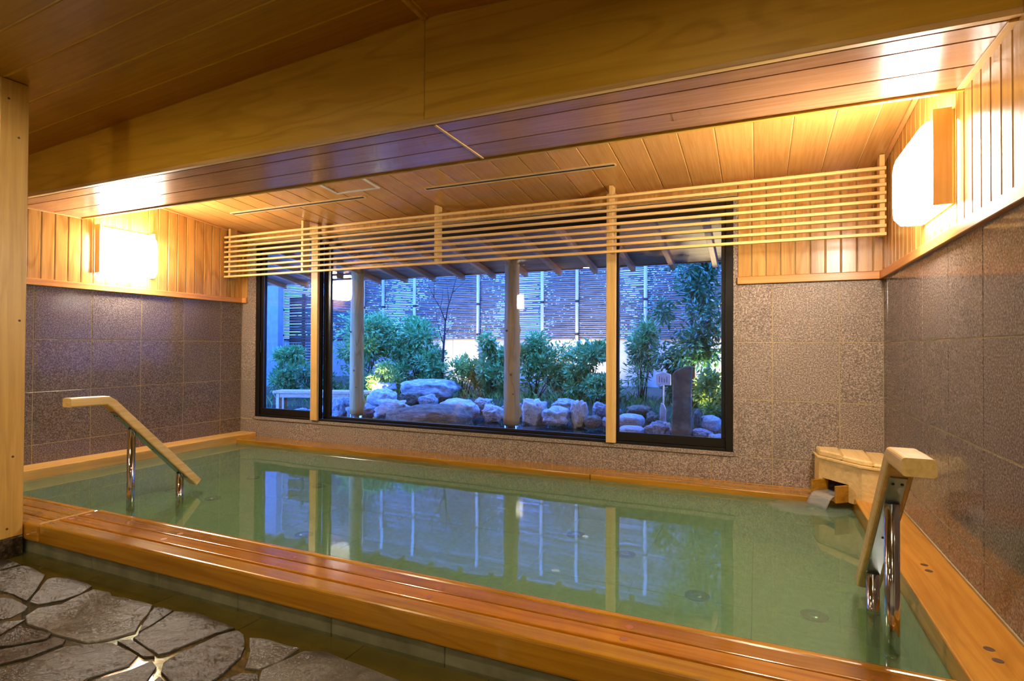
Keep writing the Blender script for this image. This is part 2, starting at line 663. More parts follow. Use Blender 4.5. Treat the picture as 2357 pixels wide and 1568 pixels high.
cols = [0.0] + gx + [W]
for i in range(len(cols) - 1):
    tile(wb, 0, cols[i], cols[i + 1], -0.1, WZ0 - 0.03 if cols[i + 1] < WX1 + 0.05 else 0.177, 0.0, 'granite_back', -1)
cr = [WX1 + 0.03, gx[12], gx[13], W] if gx[12] > WX1 + 0.03 else [WX1 + 0.03, gx[12], gx[13], W]
for i in range(len(cr) - 1):
    for k in range(3):
        tile(wb, 0, cr[i], cr[i + 1], ROWS[k + 1], ROWS[k] if k else ZT0, 0.0, 'granite_back', -1)
for z0, z1 in ((0.177, 0.577), (0.577, 0.977), (0.977, ZT0)):
    tile(wb, 0, 0.0, WX0 - 0.03, z0, z1, 0.0, 'granite_back', -1)
tile(wb, 0, 0.082, WX0 - 0.03, ZT0, 2.05, 0.0, 'granite_back', -1)
x = 4.86
while x < W - 0.01:
    x2 = min(x + 0.0905, W)
    box('board', x + 0.003, x2 - 0.003, -0.006, 0.012, ZT1, 2.16, 'wallboard', wb, 0.004)
    x = x2
box('board', 0.0, 0.082, -0.006, 0.012, ZT1, 2.16, 'wallboard', wb, 0.004)
box('lintel_board', 0.09, 4.855, -0.004, 0.012, WZ1 + 0.03, 2.16, 'wallboard', wb, 0.003)
struct(box('trim_3', 4.86, W - 0.024, -0.024, 0.0, ZT0, ZT1, 'trim_x', None, 0.003), 'short wooden rail on the window wall above the water spout')
struct(box('trim_4', 0.024, 0.082, -0.024, 0.0, ZT0, ZT1, 'trim_x', None, 0.003), 'short wooden rail end beside the window at the pillar side')

# ------------------------------------------------------------------ window_1
win = struct(empty('window_1', ((WX0 + WX1) / 2, 0.05, WZ0)), 'wide dark framed window onto the garden bath')
wo = tuple(win.location)
for a in ((WX0 - 0.03, WX0, -0.006, 0.10, WZ0 - 0.03, WZ1), (WX1, WX1 + 0.03, -0.006, 0.10, WZ0 - 0.03, WZ1), (WX0, WX1, -0.010, 0.10, WZ0 - 0.03, WZ0)):
    box('granite_surround', *a, 'granite_back', win, 0.003, origin=wo)
# outer frame
for a in ((WX0, WX0 + 0.05, 0.0, 0.10, WZ0, WZ1), (WX1 - 0.05, WX1, 0.0, 0.10, WZ0, WZ1), (WX0 + 0.05, WX1 - 0.05, 0.0, 0.10, WZ0, WZ0 + 0.022), (WX0 + 0.05, WX1 - 0.05, 0.0, 0.10, WZ1 - 0.05, WZ1)):
    box('frame', *a, 'frame', win, 0.003, origin=wo)


def sash(x0, x1, zb, st, yy):
    e = empty('sash', (0, 0, 0), win)
    oo = wo
    z1 = WZ1 - 0.05
    box('frame_rail', x0, x1, yy, yy + 0.035, WZ0 + 0.022, zb, 'frame', e, 0.003, origin=oo)
    box('frame_rail', x0, x1, yy, yy + 0.035, z1 - 0.04, z1, 'frame', e, 0.003, origin=oo)
    box('frame_stile', x0, x0 + st, yy, yy + 0.035, zb, z1 - 0.04, 'frame', e, 0.003, origin=oo)
    box('frame_stile', x1 - st, x1, yy, yy + 0.035, zb, z1 - 0.04, 'frame', e, 0.003, origin=oo)
    box('pane', x0 + st, x1 - st, yy + 0.014, yy + 0.020, zb, z1 - 0.04, 'glass', e, origin=oo)
    return e


s1 = sash(WX0 + 0.05, 1.06, 0.288, 0.045, 0.018)
s2 = sash(1.06, 4.0, 0.245, 0.088, 0.056)
s3 = sash(3.985, WX1 - 0.05, 0.288, 0.03, 0.018)
box('edge_strip', WX0 + 0.096, WX0 + 0.102, 0.012, 0.018, 0.288, 1.9, 'frame_edge', win, origin=wo)
box('pull_handle', WX0 + 0.056, WX0 + 0.068, 0.006, 0.018, 0.86, 0.98, 'dark', win, 0.003, origin=wo)
box('edge_strip', 1.083, 1.089, 0.046, 0.056, 0.245, 1.9, 'frame_edge', win, origin=wo)
# timber posts standing in front of the frame
for (a, b) in ((0.975, 1.060), (3.926, 4.000)):
    box('timber_post', a, b, -0.030, 0.0, 0.206, 2.13, 'hinoki_z', win, 0.003, origin=wo)

# ------------------------------------------------------------------ ceiling over the pool (slopes up towards the beam)
cl = struct(empty('ceiling', (W / 2, -0.8, 2.18)), 'sloping board ceiling above the pool')
ang = math.atan(0.095)
xs = []
x = 4.149
while x > 0.02:
    x -= 0.2043
x = max(x, 0.0) if x > 0 else 0.0
xs = [0.0]
x = 4.149 - 0.2043 * 20
while x < W - 0.02:
    if x > 0.03:
        xs.append(x)
    x += 0.2043
xs.append(W)
LEN = (abs(Y_SB) + 0.03) / math.cos(ang) + 0.06
YM = (Y_SB + 0.0) / 2
for i in range(len(xs) - 1):
    w = xs[i + 1] - xs[i] - 0.005
    key = ('ceiling_board', round(w, 3))
    me = _cache.get(key)
    if me is None:
        me = box_me('ceiling_board', w, LEN, 0.012, 0.003)
        me.materials.append(M['slope'])
        _cache[key] = me
    o = link('board', me, None, cl, ((xs[i] + xs[i + 1]) / 2 - cl.location.x, YM - cl.location.y, z_slope(YM) + 0.006 - cl.location.z), (-ang, 0, 0))
o = box('backing', 0, W, Y_SB - 0.02, 0.01, 2.30, 2.32, 'dark', cl, origin=tuple(cl.location))
me = prism_me('joint_backing', [(0.01, z_slope(0.0) + 0.003), (Y_SB, z_slope(Y_SB) + 0.003), (Y_SB, z_slope(Y_SB) + 0.02), (0.01, z_slope(0) + 0.02)], 0, 0.0, W, 'hinoki_y')
link('backing', me, None, cl, tuple(-v for v in cl.location))
for xx in (0.006, W - 0.030):
    me = prism_me('edge_strip', [(0.0, z_slope(0) - 0.014), (Y_SB, z_slope(Y_SB) - 0.014), (Y_SB, z_slope(Y_SB) + 0.006), (0.0, z_slope(0) + 0.006)], 0, xx, xx + 0.024, 'trim_y')
    link('edge_strip', me, None, cl, tuple(-v for v in cl.location))

# ------------------------------------------------------------------ the big beam: face boards, soffit boards
bx = struct(empty('beam', (RIDGE_X, Y_SF, Z_SOF)), 'broad boxed timber beam crossing the room above the pool edge')
bo = tuple(bx.location)


def gable_board(name, x0, x1, y0, y1, zb, mat, parent, origin):
    pts = [(x0, zb), (x1, zb), (x1, z_gable(x1) + 0.004), (x0, z_gable(x0) + 0.004)]
    me = prism_me(name, [(p[0] - (x0 + x1) / 2, p[1] - zb) for p in pts], 1, y0 - (y0 + y1) / 2, y1 - (y0 + y1) / 2, mat, 0.0015)
    return link(name, me, None, parent, ((x0 + x1) / 2 - origin[0], (y0 + y1) / 2 - origin[1], zb - origin[2]))


gable_board('face_board', 0.0, RIDGE_X - 0.001, Y_SF - 0.012, Y_SF + 0.03, Z_SOF + 0.022, 'beam', bx, bo)
gable_board('face_board', RIDGE_X + 0.001, HALL_X1, Y_SF - 0.012, Y_SF + 0.03, Z_SOF + 0.022, 'beam', bx, bo)
box('edge_strip', 0.0, HALL_X1, Y_SF - 0.016, Y_SF + 0.012, Z_SOF + 0.001, Z_SOF + 0.022, 'hinoki_x', bx, 0.002, origin=bo)
JX = 3.630
for (y0, y1) in ((-1.747, Y_SB - 0.02), (-1.946, -1.747), (Y_SF + 0.012, -1.946)):
    for (x0, x1) in ((0.0, JX - 0.006), (JX + 0.006, W)):
        box('soffit_board', x0 + 0.001, x1 - 0.001, y0 + 0.003, y1 - 0.003, Z_SOF, Z_SOF + 0.014, 'soffit', bx, 0.002, origin=bo)
box('soffit_backing', 0.0, W, Y_SF + 0.012, Y_SB - 0.02, Z_SOF + 0.012, Z_SOF + 0.03, 'dark', bx, origin=bo)
box('joint_strip', JX - 0.007, JX + 0.007, Y_SF + 0.014, Y_SB - 0.02, Z_SOF - 0.004, Z_SOF + 0.012, 'hinoki_y', bx, 0.001, origin=bo)
box('edge_strip', 0.0, W, Y_SB - 0.022, Y_SB, Z_SOF - 0.010, Z_SOF + 0.02, 'beam', bx, 0.002, origin=bo)
box('edge_strip', W - 0.030, W, Y_SF + 0.014, Y_SB - 0.02, Z_SOF - 0.006, Z_SOF + 0.012, 'hinoki_y', bx, 0.002, origin=bo)
box('edge_strip', 0.0, 0.026, Y_SF + 0.014, Y_SB - 0.02, Z_SOF - 0.006, Z_SOF + 0.012, 'hinoki_y', bx, 0.002, origin=bo)
box('back_board', 0.0, W, Y_SB - 0.012, Y_SB - 0.002, Z_SOF + 0.02, 2.32, 'hinoki_x', bx, origin=bo)

# ------------------------------------------------------------------ gabled ceiling of the hall in front
ch = struct(empty('ceiling_hall', (RIDGE_X, -5.0, RIDGE_Z)), 'low gabled board ceiling in front of the beam')
y = Y_SF - 0.012
ycutsC = [Y_SF - 0.012, -2.255, -2.472]
while ycutsC[-1] > Y_END + 0.3:
    ycutsC.append(ycutsC[-1] - 0.2065)
ycutsC.append(Y_END)
ga = math.atan(FALL)
for i in range(len(ycutsC) - 1):
    y1, y0 = ycutsC[i], ycutsC[i + 1]
    for s in (-1, 1):
        ln = (RIDGE_X - 0.02) / math.cos(ga)
        wy = round(y1 - y0 - 0.007, 4)
        key = ('hall_board', wy)
        me = _cache.get(key)
        if me is None:
            me = box_me('hall_board', ln, wy, 0.012, 0.003)
            me.materials.append(M['hallboard'])
            _cache[key] = me
        xm = RIDGE_X + s * (RIDGE_X + 0.02) / 2
        link('board', me, None, ch, (xm - RIDGE_X, (y0 + y1) / 2 + 5.0, z_gable(xm) + 0.008 - RIDGE_Z), (0, s * ga, 0))
for s in (-1, 1):
    xa, xb = RIDGE_X, RIDGE_X + s * RIDGE_X
    me = prism_me('joint_backing', [(xa, RIDGE_Z + 0.0045), (xb, z_gable(xb) + 0.0045), (xb, z_gable(xb) + 0.03), (xa, RIDGE_Z + 0.03)], 1, Y_END, Y_SF + 0.02, 'beam')
    link('backing', me, None, ch, (-RIDGE_X, 5.0, -RIDGE_Z))
for (a, b, dz) in ((-0.024, -0.010, 0.004), (-0.010, 0.010, -0.010), (0.010, 0.024, 0.004)):
    box('ridge_strip', RIDGE_X + a, RIDGE_X + b, Y_END, Y_SF - 0.013, RIDGE_Z + dz - 0.006, RIDGE_Z + dz + 0.014, 'beam', ch, 0.002, origin=(RIDGE_X, -5.0, RIDGE_Z))

# rest of the hall behind the camera
wrt = struct(box('wall_return', W, HALL_X1 + 0.1, YR - 0.1, YR, -0.45, 2.6, 'plaster'))
wh2 = struct(box('wall_hall_right', HALL_X1, HALL_X1 + 0.12, Y_END, YR - 0.1, -0.45, 2.6, 'plaster'))
wh3 = struct(box('wall_hall_rear', -0.16, HALL_X1 + 0.12, Y_END - 0.12, Y_END, -0.45, 2.6, 'plaster'))

# ------------------------------------------------------------------ pillars
def pillar(name, x1, y1, sx, sy, label):
    p = struct(empty(name, (x1 - sx / 2, y1 - sy / 2, -0.18)), label)
    po = tuple(p.location)
    zt = z_gable(x1 - sx / 2) + 0.004
    box('shaft', x1 - sx, x1, y1 - sy, y1, -0.070, zt, 'pillar', p, 0.004, origin=po)
    box('stone_base', x1 - sx - 0.006, x1 + 0.004, y1 - sy - 0.006, y1 + 0.002, -0.19, -0.070, 'pillar_stone', p, 0.006, origin=po)
    for (zz, yy) in ((2.02, 0.045), (2.21, 0.09), (1.06, 0.03), (0.35, 0.05), (-0.02, 0.07)):
        me = _cache.get('plugdisc')
        if me is None:
            v, fa = tube_data([(0, 0, 0), (0.0012, 0, 0)], 0.006, 10)
            me = mesh_from('plug', v, fa, 'plug')
            _cache['plugdisc'] = me
        link('knot', me, None, p, (x1 - po[0], y1 - yy - po[1], zz - po[2]))
    return p


pillar('pillar_front', 1.440, -2.568, 0.125, 0.125, 'square pale timber pillar on a dark stone foot at the pool corner')
pillar('pillar_rear', 1.440, -4.20, 0.125, 0.125, 'second square timber pillar standing further back in the hall')

# ------------------------------------------------------------------ floor: channel tiles, stones
fl = struct(box('floor', -0.1, HALL_X1 + 0.1, Y_END, -2.50, -0.30, -0.185, 'mortar'), 'wet crazy paved stone floor')
flo = tuple(fl.location)
x = 2.619 - 0.517 * 5
while x < HALL_X1:
    a, b = max(x, 0.0), min(x + 0.517, HALL_X1)
    if b - a > 0.05:
        box('channel_tile', a + 0.002, b - 0.002, -2.86, -2.545, -0.187, -0.176, 'channel', fl, 0.002, origin=flo)
    x += 0.517


box('mortar_bed', 0.0, HALL_X1, Y_END, -2.80, -0.19, -0.1665, 'mortar', fl, origin=flo)
STONES = [
    [(1.34, -2.693), (1.449, -2.669), (1.551, -2.66), (1.632, -2.667), (1.621, -2.744), (1.604, -2.803)],
    [(1.629, -2.814), (1.647, -2.755), (1.659, -2.673), (1.707, -2.663), (1.89, -2.689), (2.032, -2.787), (2.135, -2.877), (2.007, -2.866), (1.913, -2.871), (1.798, -2.884)],
    [(1.957, -2.713), (1.964, -2.688), (2.047, -2.656), (2.228, -2.673), (2.263, -2.731), (2.267, -2.812), (2.218, -2.875), (2.161, -2.879), (2.059, -2.795)],
    [(2.264, -2.686), (2.364, -2.675), (2.41, -2.697), (2.479, -2.684), (2.655, -2.676), (2.71, -2.727), (2.747, -2.779), (2.818, -2.851), (2.779, -2.928), (2.733, -2.972), (2.601, -2.984), (2.368, -2.985), (2.287, -2.956), (2.251, -2.894), (2.299, -2.834)],
    [(2.678, -2.683), (2.754, -2.666), (2.781, -2.675), (2.825, -2.819), (2.825, -2.844), (2.76, -2.777)],
    [(2.855, -2.883), (2.796, -2.68), (2.881, -2.654), (3.04, -2.661), (3.137, -2.674), (3.102, -2.737), (3.071, -2.896), (3.052, -2.92), (2.975, -2.908)],
    [(3.111, -2.924), (3.128, -2.742), (3.159, -2.682), (3.213, -2.697), (3.284, -2.752), (3.33, -2.81), (3.364, -2.93), (3.37, -2.989), (3.239, -3.007), (3.164, -2.985), (3.119, -2.946)],
    [(3.247, -2.702), (3.31, -2.684), (3.471, -2.68), (3.476, -2.779), (3.445, -2.839), (3.398, -2.852), (3.332, -2.769)],
    [(3.459, -2.838), (3.5, -2.689), (3.583, -2.661), (3.913, -2.695), (3.982, -2.703), (4.109, -2.79), (3.924, -2.956), (3.654, -2.951), (3.51, -2.9)],
    [(3.392, -2.938), (3.412, -2.879), (3.465, -2.86), (3.527, -2.905), (3.673, -2.969), (3.608, -3.037), (3.423, -3.008)],
    [(1.951, -2.947), (1.997, -2.908), (2.033, -2.887), (2.202, -2.904), (2.233, -2.928), (2.254, -2.987), (2.23, -3.01), (2.199, -3.051)],
    [(2.225, -3.062), (2.26, -3.023), (2.313, -2.984), (2.324, -2.967), (2.379, -3.075), (2.409, -3.138)],
    [(2.439, -3.151), (2.414, -3.09), (2.372, -3.009), (2.548, -2.991), (2.576, -3.02), (2.52, -3.098), (2.484, -3.121), (2.446, -3.154)],
    [(2.475, -3.166), (2.509, -3.131), (2.597, -3.027), (2.586, -2.998), (2.646, -2.995), (2.668, -3.015), (2.654, -3.121), (2.621, -3.18), (2.59, -3.214)],
    [(2.625, -3.228), (2.653, -3.194), (2.683, -3.135), (2.694, -3.022), (2.738, -2.99), (2.826, -2.937), (2.994, -2.952), (3.03, -3.004), (2.983, -3.102), (2.994, -3.178), (2.887, -3.296), (2.839, -3.318)],
    [(2.828, -2.923), (2.859, -2.895), (3.055, -2.934), (3.02, -2.95), (2.944, -2.938)],
    [(3.014, -3.104), (3.059, -3.019), (3.071, -2.954), (3.121, -2.971), (3.172, -3.037), (3.212, -3.079), (3.13, -3.154), (3.055, -3.174)],
    [(3.178, -3.001), (3.25, -3.018), (3.379, -3.004), (3.462, -3.081), (3.345, -3.134), (3.23, -3.072), (3.194, -3.038)]]


def stone_me(pts, z0, z1, mat):
    """A flagstone: outline roughened, top edge chamfered unevenly, origin at its middle."""
    cx = sum(p[0] for p in pts) / len(pts)
    cy = sum(p[1] for p in pts) / len(pts)
    ring = []
    n = len(pts)
    for i in range(n):
        a, b = pts[i], pts[(i + 1) % n]
        L = math.hypot(b[0] - a[0], b[1] - a[1])
        k = max(1, int(L / 0.05))
        for j in range(k):
            t = j / k
            jx, jy = (rnd.uniform(-1, 1) * 0.004, rnd.uniform(-1, 1) * 0.004) if j else (0, 0)
            ring.append((a[0] + (b[0] - a[0]) * t + jx - cx, a[1] + (b[1] - a[1]) * t + jy - cy))
    m = len(ring)
    v = [(p[0], p[1], z0) for p in ring]
    v += [(p[0], p[1], z1 - 0.0035 + rnd.uniform(-0.0015, 0.0015)) for p in ring]
    v += [(p[0] * 0.985, p[1] * 0.985, z1 - 0.0003) for p in ring]
    v += [(p[0] * 0.6, p[1] * 0.6, z1 + rnd.uniform(-0.0002, 0.0002)) for p in ring]
    v.append((0, 0, z1))
    fa = [tuple(range(m))[::-1]]
    for q in range(3):
        for i in range(m):
            j = (i + 1) % m
            fa.append((q * m + i, q * m + j, (q + 1) * m + j, (q + 1) * m + i))
    for i in range(m):
        fa.append((3 * m + i, 3 * m + (i + 1) % m, 4 * m))
    me = mesh_from('stone', v, fa, mat)
    return me, cx, cy


for k, pts in enumerate(STONES):
    dz = rnd.uniform(-0.002, 0.003)
    me, cx, cy = stone_me(pts, -0.19, -0.158 + dz, 'slate_dark' if k in (6, 13, 0, 9, 12) else 'slate_pale' if k in (3, 7, 8) else 'slate')
    link('stone', me, None, fl, (cx - flo[0], cy - flo[1], -flo[2]))


def clip(poly, nx, ny, d):
    out = []
    for i in range(len(poly)):
        a, b = poly[i], poly[(i + 1) % len(poly)]
        da, db = a[0] * nx + a[1] * ny - d, b[0] * nx + b[1] * ny - d
        if da <= 0:
            out.append(a)
        if (da < 0 < db) or (db < 0 < da):
            t = da / (da - db)
            out.append((a[0] + (b[0] - a[0]) * t, a[1] + (b[1] - a[1]) * t))
    return out


def inside(p, poly):
    c = False
    for i in range(len(poly)):
        a, b = poly[i], poly[i - 1]
        if (a[1] > p[1]) != (b[1] > p[1]) and p[0] < (b[0] - a[0]) * (p[1] - a[1]) / (b[1] - a[1]) + a[0]:
            c = not c
    return c


seeds = []
for i in range(4000):
    p = (rnd.uniform(0.05, HALL_X1 - 0.05), rnd.uniform(-6.0, -2.72))
    if all((p[0] - q[0]) ** 2 + (p[1] - q[1]) ** 2 > 0.115 for q in seeds):
        seeds.append(p)
for p in seeds:
    poly = [(0.02, -6.1), (HALL_X1 - 0.02, -6.1), (HALL_X1 - 0.02, -2.70), (0.02, -2.70)]
    for q in seeds:
        if q is p:
            continue
        nx, ny = q[0] - p[0], q[1] - p[1]
        L = math.hypot(nx, ny)
        if L > 1.6:
            continue
        nx, ny = nx / L, ny / L
        mx_, my_ = (p[0] + q[0]) / 2, (p[1] + q[1]) / 2
        poly = clip(poly, nx, ny, mx_ * nx + my_ * ny - 0.011)
        if len(poly) < 3:
            break
    if len(poly) < 3:
        continue
    test = poly + [p] + [((a[0] + p[0]) / 2, (a[1] + p[1]) / 2) for a in poly]
    if any(inside(t, s) for t in test for s in STONES) or any(inside(t, poly) for s in STONES for t in s):
        continue
    if p[0] < 1.52 and p[0] > 1.1 and p[1] > -2.9:
        continue
    me, cx, cy = stone_me(poly, -0.19, -0.158 + rnd.uniform(-0.004, 0.006), rnd.choice(['slate', 'slate', 'slate_dark']))
    link('stone', me, None, fl, (cx - flo[0], cy - flo[1], -flo[2]))

fw = box('floor_water', 0.0, HALL_X1, -3.6, -2.546, -0.176, -0.1625, 'film')
tag(fw, 'thin film of water lying in the channel and stone joints', 'water', None, 'stuff')

# ------------------------------------------------------------------ pool
pool = empty('bathing_pool', (W / 2, -1.25, -0.36))
tag(pool, 'sunken wood edged indoor bath with pale green basin', 'pool')
po = tuple(pool.location)
ZB = -0.34
nx_, ny_ = 9, 4
fx0, fx1, fy0, fy1 = 0.2, 5.56, -2.30, -0.20
box('basin_bed', 0.0, W, -2.54, -0.0, ZB - 0.10, ZB - 0.012, 'basin_joint', pool, origin=po)
for i in range(nx_):
    for j in range(ny_):
        a0, a1 = fx0 + (fx1 - fx0) * i / nx_, fx0 + (fx1 - fx0) * (i + 1) / nx_
        b0, b1 = fy0 + (fy1 - fy0) * j / ny_, fy0 + (fy1 - fy0) * (j + 1) / ny_
        box('basin_tile', a0 + 0.002, a1 - 0.002, b0 + 0.002, b1 - 0.002, ZB - 0.012, ZB, 'basin', pool, 0.001, origin=po)
for a in ((0.0, 0.20, -2.54, 0.0), (5.56, W, -2.54, 0.0), (0.20, 5.56, -0.20, 0.0), (0.20, 5.56, -2.53, -2.30)):
    box('basin_wall', *a, ZB - 0.012, -0.052, 'basin', pool, origin=po)
# submerged sitting step along the front
box('step', 0.20, 5.56, -2.30, -2.02, ZB, -0.19, 'basin', pool, 0.004, origin=po)
# jets in the basin floor
jet_me = None
for (jx, jy) in ((0.844, -0.981), (0.30, -0.948), (0.55, -0.32), (4.707, -1.216), (5.238, -1.209), (2.193, -1.345), (1.35, -0.30), (3.859, -0.579), (4.247, -0.796)):
    e = empty('floor_jet', (jx - po[0], jy - po[1], ZB - po[2]), pool)
    if jet_me is None:
        v, fa = tube_data([(0, 0, -0.002), (0, 0, 0.006)], 0.062, 24)
        jet_me = mesh_from('jet_ring', v, fa, 'jet')
        v, fa = tube_data([(0, 0, 0.005), (0, 0, 0.010)], [0.030, 0.022], 16)
        jet_cap = mesh_from('jet_cap', v, fa, 'steel_dull')
    link('jet_ring', jet_me, None, e)
    link('jet_cap', jet_cap, None, e)
# front edge: four long planks with open joints, split where the joint shows
planks = ((-2.563, -2.475, 0.012), (-2.468, -2.389, 0.004), (-2.382, -2.306, 0.004), (-2.299, -2.262, 0.012))
for (x0, x1, dz) in ((0.03, 1.566, -0.006), (1.572, 5.545, 0.0)):
    for k, (y0, y1, bv) in enumerate(planks):
        zb = -0.100 if k == 0 else -0.045
        box('front_plank', x0, x1, y0, y1, zb, dz, 'coping_wet' if k in (1, 2) and x0 > 1 else 'coping_x', pool, bv, 3, origin=po)
box('plank_bed', 0.03, 5.545, -2.476, -2.27, -0.100, -0.030, 'sunken', pool, origin=po)
box('joint_strip', 1.5665, 1.5715, -2.556, -2.300, -0.098, 0.003, 'hinoki_y', pool, 0.001, origin=po)  # pale strip paints the edge highlight along the plank joint
# screw plugs in pairs
plug_me = None
v, fa = tube_data([(0, 0, -0.004), (0, 0, 0.0008)], 0.014, 14)
plug_me = mesh_from('plug', v, fa, 'plug_pale')
v, fa = tube_data([(0, 0, -0.004), (0, 0, 0.0008)], 0.014, 14)
plug_dark = mesh_from('plug', v, fa, 'plug')
x = 1.640
for xx in (1.62, 2.37, 3.12, 3.868, 4.598, 5.30):
    for yy in (-2.374, -2.456):
        o = link('plug', plug_me, None, pool, (xx - po[0], yy + 0.018 - po[1], 0.0 - po[2]))
# back edge
for (x0, x1) in ((0.045, 3.86), (3.864, 5.60)):
    box('back_plank', x0, x1, -0.240, -0.001, -0.050, 0.0, 'coping_x', pool, 0.006, 2, origin=po)
for xx in (0.9, 1.6, 2.35, 3.115, 3.885, 4.665):
    for d in (-0.036, 0.036):
        link('plug', plug_me, None, pool, (xx + d - po[0], -0.088 - po[1], -po[2]))
# side edges stand a little higher
box('side_plank', 0.001, 0.225, -2.30, -0.001, -0.050, 0.036, 'coping_dry', pool, 0.006, 2, origin=po)
box('side_plank', 5.517, W - 0.006, -2.56, -0.22, -0.050, 0.040, 'coping_y', pool, 0.006, 2, origin=po)
box('seal_strip', W - 0.006, W - 0.0005, -2.56, -0.22, 0.02, 0.044, 'grout', pool, origin=po)
for yy in (-0.75, -1.45, -2.155):
    for d in (-0.034, 0.034):
        link('plug', plug_dark, None, pool, (5.622 - po[0], yy + d - po[1], 0.040 - po[2]))
# concrete kerb under the front planks, in lengths
x = 1.30
for i in range(12):
    a, b = -0.0 + i * 0.5, 0.0 + (i + 1) * 0.5
    if b > W:
        b = W
    box('kerb_block', a + 0.001, b - 0.001, -2.548, -2.44, -0.20, -0.100, 'concrete', pool, 0.002, origin=po)

# pool water
nx_, ny_ = 60, 26
v, fa = [], []
for j in range(ny_ + 1):
    for i in range(nx_ + 1):
        v.append((0.19 + 5.34 * i / nx_ - po[0], -2.285 + 2.055 * j / ny_ - po[1], 0.0005 * noise.noise(Vector((i * 0.35, j * 0.35, 0)))))
for j in range(ny_):
    for i in range(nx_):
        a = j * (nx_ + 1) + i
        fa.append((a, a + 1, a + nx_ + 2, a + nx_ + 1))
me = mesh_from('pool_water', v, fa, 'water', True)
pw = link('pool_water', me, None, None, (po[0], po[1], -0.037))
tag(pw, 'still milky green water filling the wood edged bath', 'water', None, 'stuff')

# ------------------------------------------------------------------ handrails
def handrail(xp, label, posts):
    h = empty('handrail', (xp, posts[0], ZB))
    tag(h, label, 'handrail', 'handrails over the pool steps')
    ho = tuple(h.location)
    # rail: rounded rectangle swept along a bent path in the YZ plane
    path = [(-2.425, 0.617), (-2.335, 0.617), (-2.232, 0.615), (-2.205, 0.597), (-1.66, 0.022)]
    hw, ht, rr = 0.040, 0.025, 0.010
    sec = []
    for (sx, sz, a0) in ((1, 1, 0), (-1, 1, 90), (-1, -1, 180), (1, -1, 270)):
        for k in range(4):
            a = math.radians(a0 + k * 30)
            sec.append((sx * (hw - rr) + rr * math.cos(a), sz * (ht - rr) + rr * math.sin(a)))
    v, fa = [], []
    m = len(sec)
    for i, (yy, zz) in enumerate(path):
        if i == 0:
            t = Vector((0, path[1][0] - yy, path[1][1] - zz))
        elif i == len(path) - 1:
            t = Vector((0, yy - path[-2][0], zz - path[-2][1]))
        else:
            t = (Vector((0, yy - path[i - 1][0], zz - path[i - 1][1])).normalized() + Vector((0, path[i + 1][0] - yy, path[i + 1][1] - zz)).normalized())
        t.normalize()
        nrm = Vector((0, -t.z, t.y))
        for (a, b) in sec:
            p = Vector((0, yy - ho[1], zz - ho[2])) + nrm * b
            v.append((a, p.y, p.z))
    for i in range(len(path) - 1):
        for k in range(m):
            k2 = (k + 1) % m
            fa.append((i * m + k, i * m + k2, (i + 1) * m + k2, (i + 1) * m + k))
    fa.append(tuple(range(m))[::-1])
    fa.append(tuple(range((len(path) - 1) * m, len(path) * m)))
    me = mesh_from('rail', v, fa, 'rail')
    link('rail', me, None, h)
    dirv = Vector((0, -1.66 + 2.205, 0.022 - 0.597)).normalized()
    for k, yp in enumerate(posts):
        zt = 0.597 + (yp + 2.205) / (-1.66 + 2.205) * (0.022 - 0.597) - 0.036
        pst = tube('post', [(0, yp - ho[1], 0.0), (0, yp - ho[1], zt - ho[2])], 0.0215, 'steel', h, 24)
        v, fa = tube_data([(0, yp - ho[1], 0.0), (0, yp - ho[1], 0.012)], 0.045, 20)
        link('flange', mesh_from('flange', v, fa, 'steel_dull'), None, pst)
        v, fa = tube_data([(0, yp - ho[1], -0.055 - ho[2]), (0, yp - ho[1], -0.048 - ho[2])], 0.0235, 24)
        link('collar', mesh_from('collar', v, fa, 'steel_dull'), None, pst)
    # flat steel plate let into the underside
    th = math.atan2(dirv.z, dirv.y)
    pl = box_me('mount_plate', 0.046, 0.66, 0.006, 0.001)
    pl.materials.append(M['steel_dull'])
    mid = Vector((0, (-2.205 - 1.68) / 2, (0.597 + 0.043) / 2))
    off = Vector((0, math.sin(th), -math.cos(th))) * 0.027
    mp = link('mount_plate', pl, None, h, (0, mid.y + off.y - ho[1], mid.z + off.z - ho[2]), (th, 0, 0))
    for sy in (-0.30, -0.14, 0.02, 0.30):
        for sx in ((-0.012, 0.012) if sy in (-0.30,) else (0.0,)):
            me = _cache.get('screwme')
            if me is None:
                v, fa = tube_data([(0, 0, -0.0052), (0, 0, -0.002)], 0.0045, 8)
                me = mesh_from('screw', v, fa, 'dark')
                _cache['screwme'] = me
            link('screw', me, None, mp, (sx, sy, 0))
    return h


handrail(5.385, 'bent wooden handrail on two chrome posts in front of the spout', (-2.09, -1.765))
handrail(1.540, 'bent wooden handrail on two chrome posts near the timber pillar', (-2.08, -1.770))

# ------------------------------------------------------------------ spout box in the corner
sp = empty('water_spout_box', (5.60, -0.22, 0.0))
tag(sp, 'angled wooden water spout box with stepped lid in the pool corner', 'water spout')
so = tuple(sp.location)
PA, PB, PC = (5.350, -0.15), (5.550, -0.40), (W - 0.003, -0.505)
PL0 = (5.338, -0.004)
ZS0, ZS1 = 0.006, 0.232


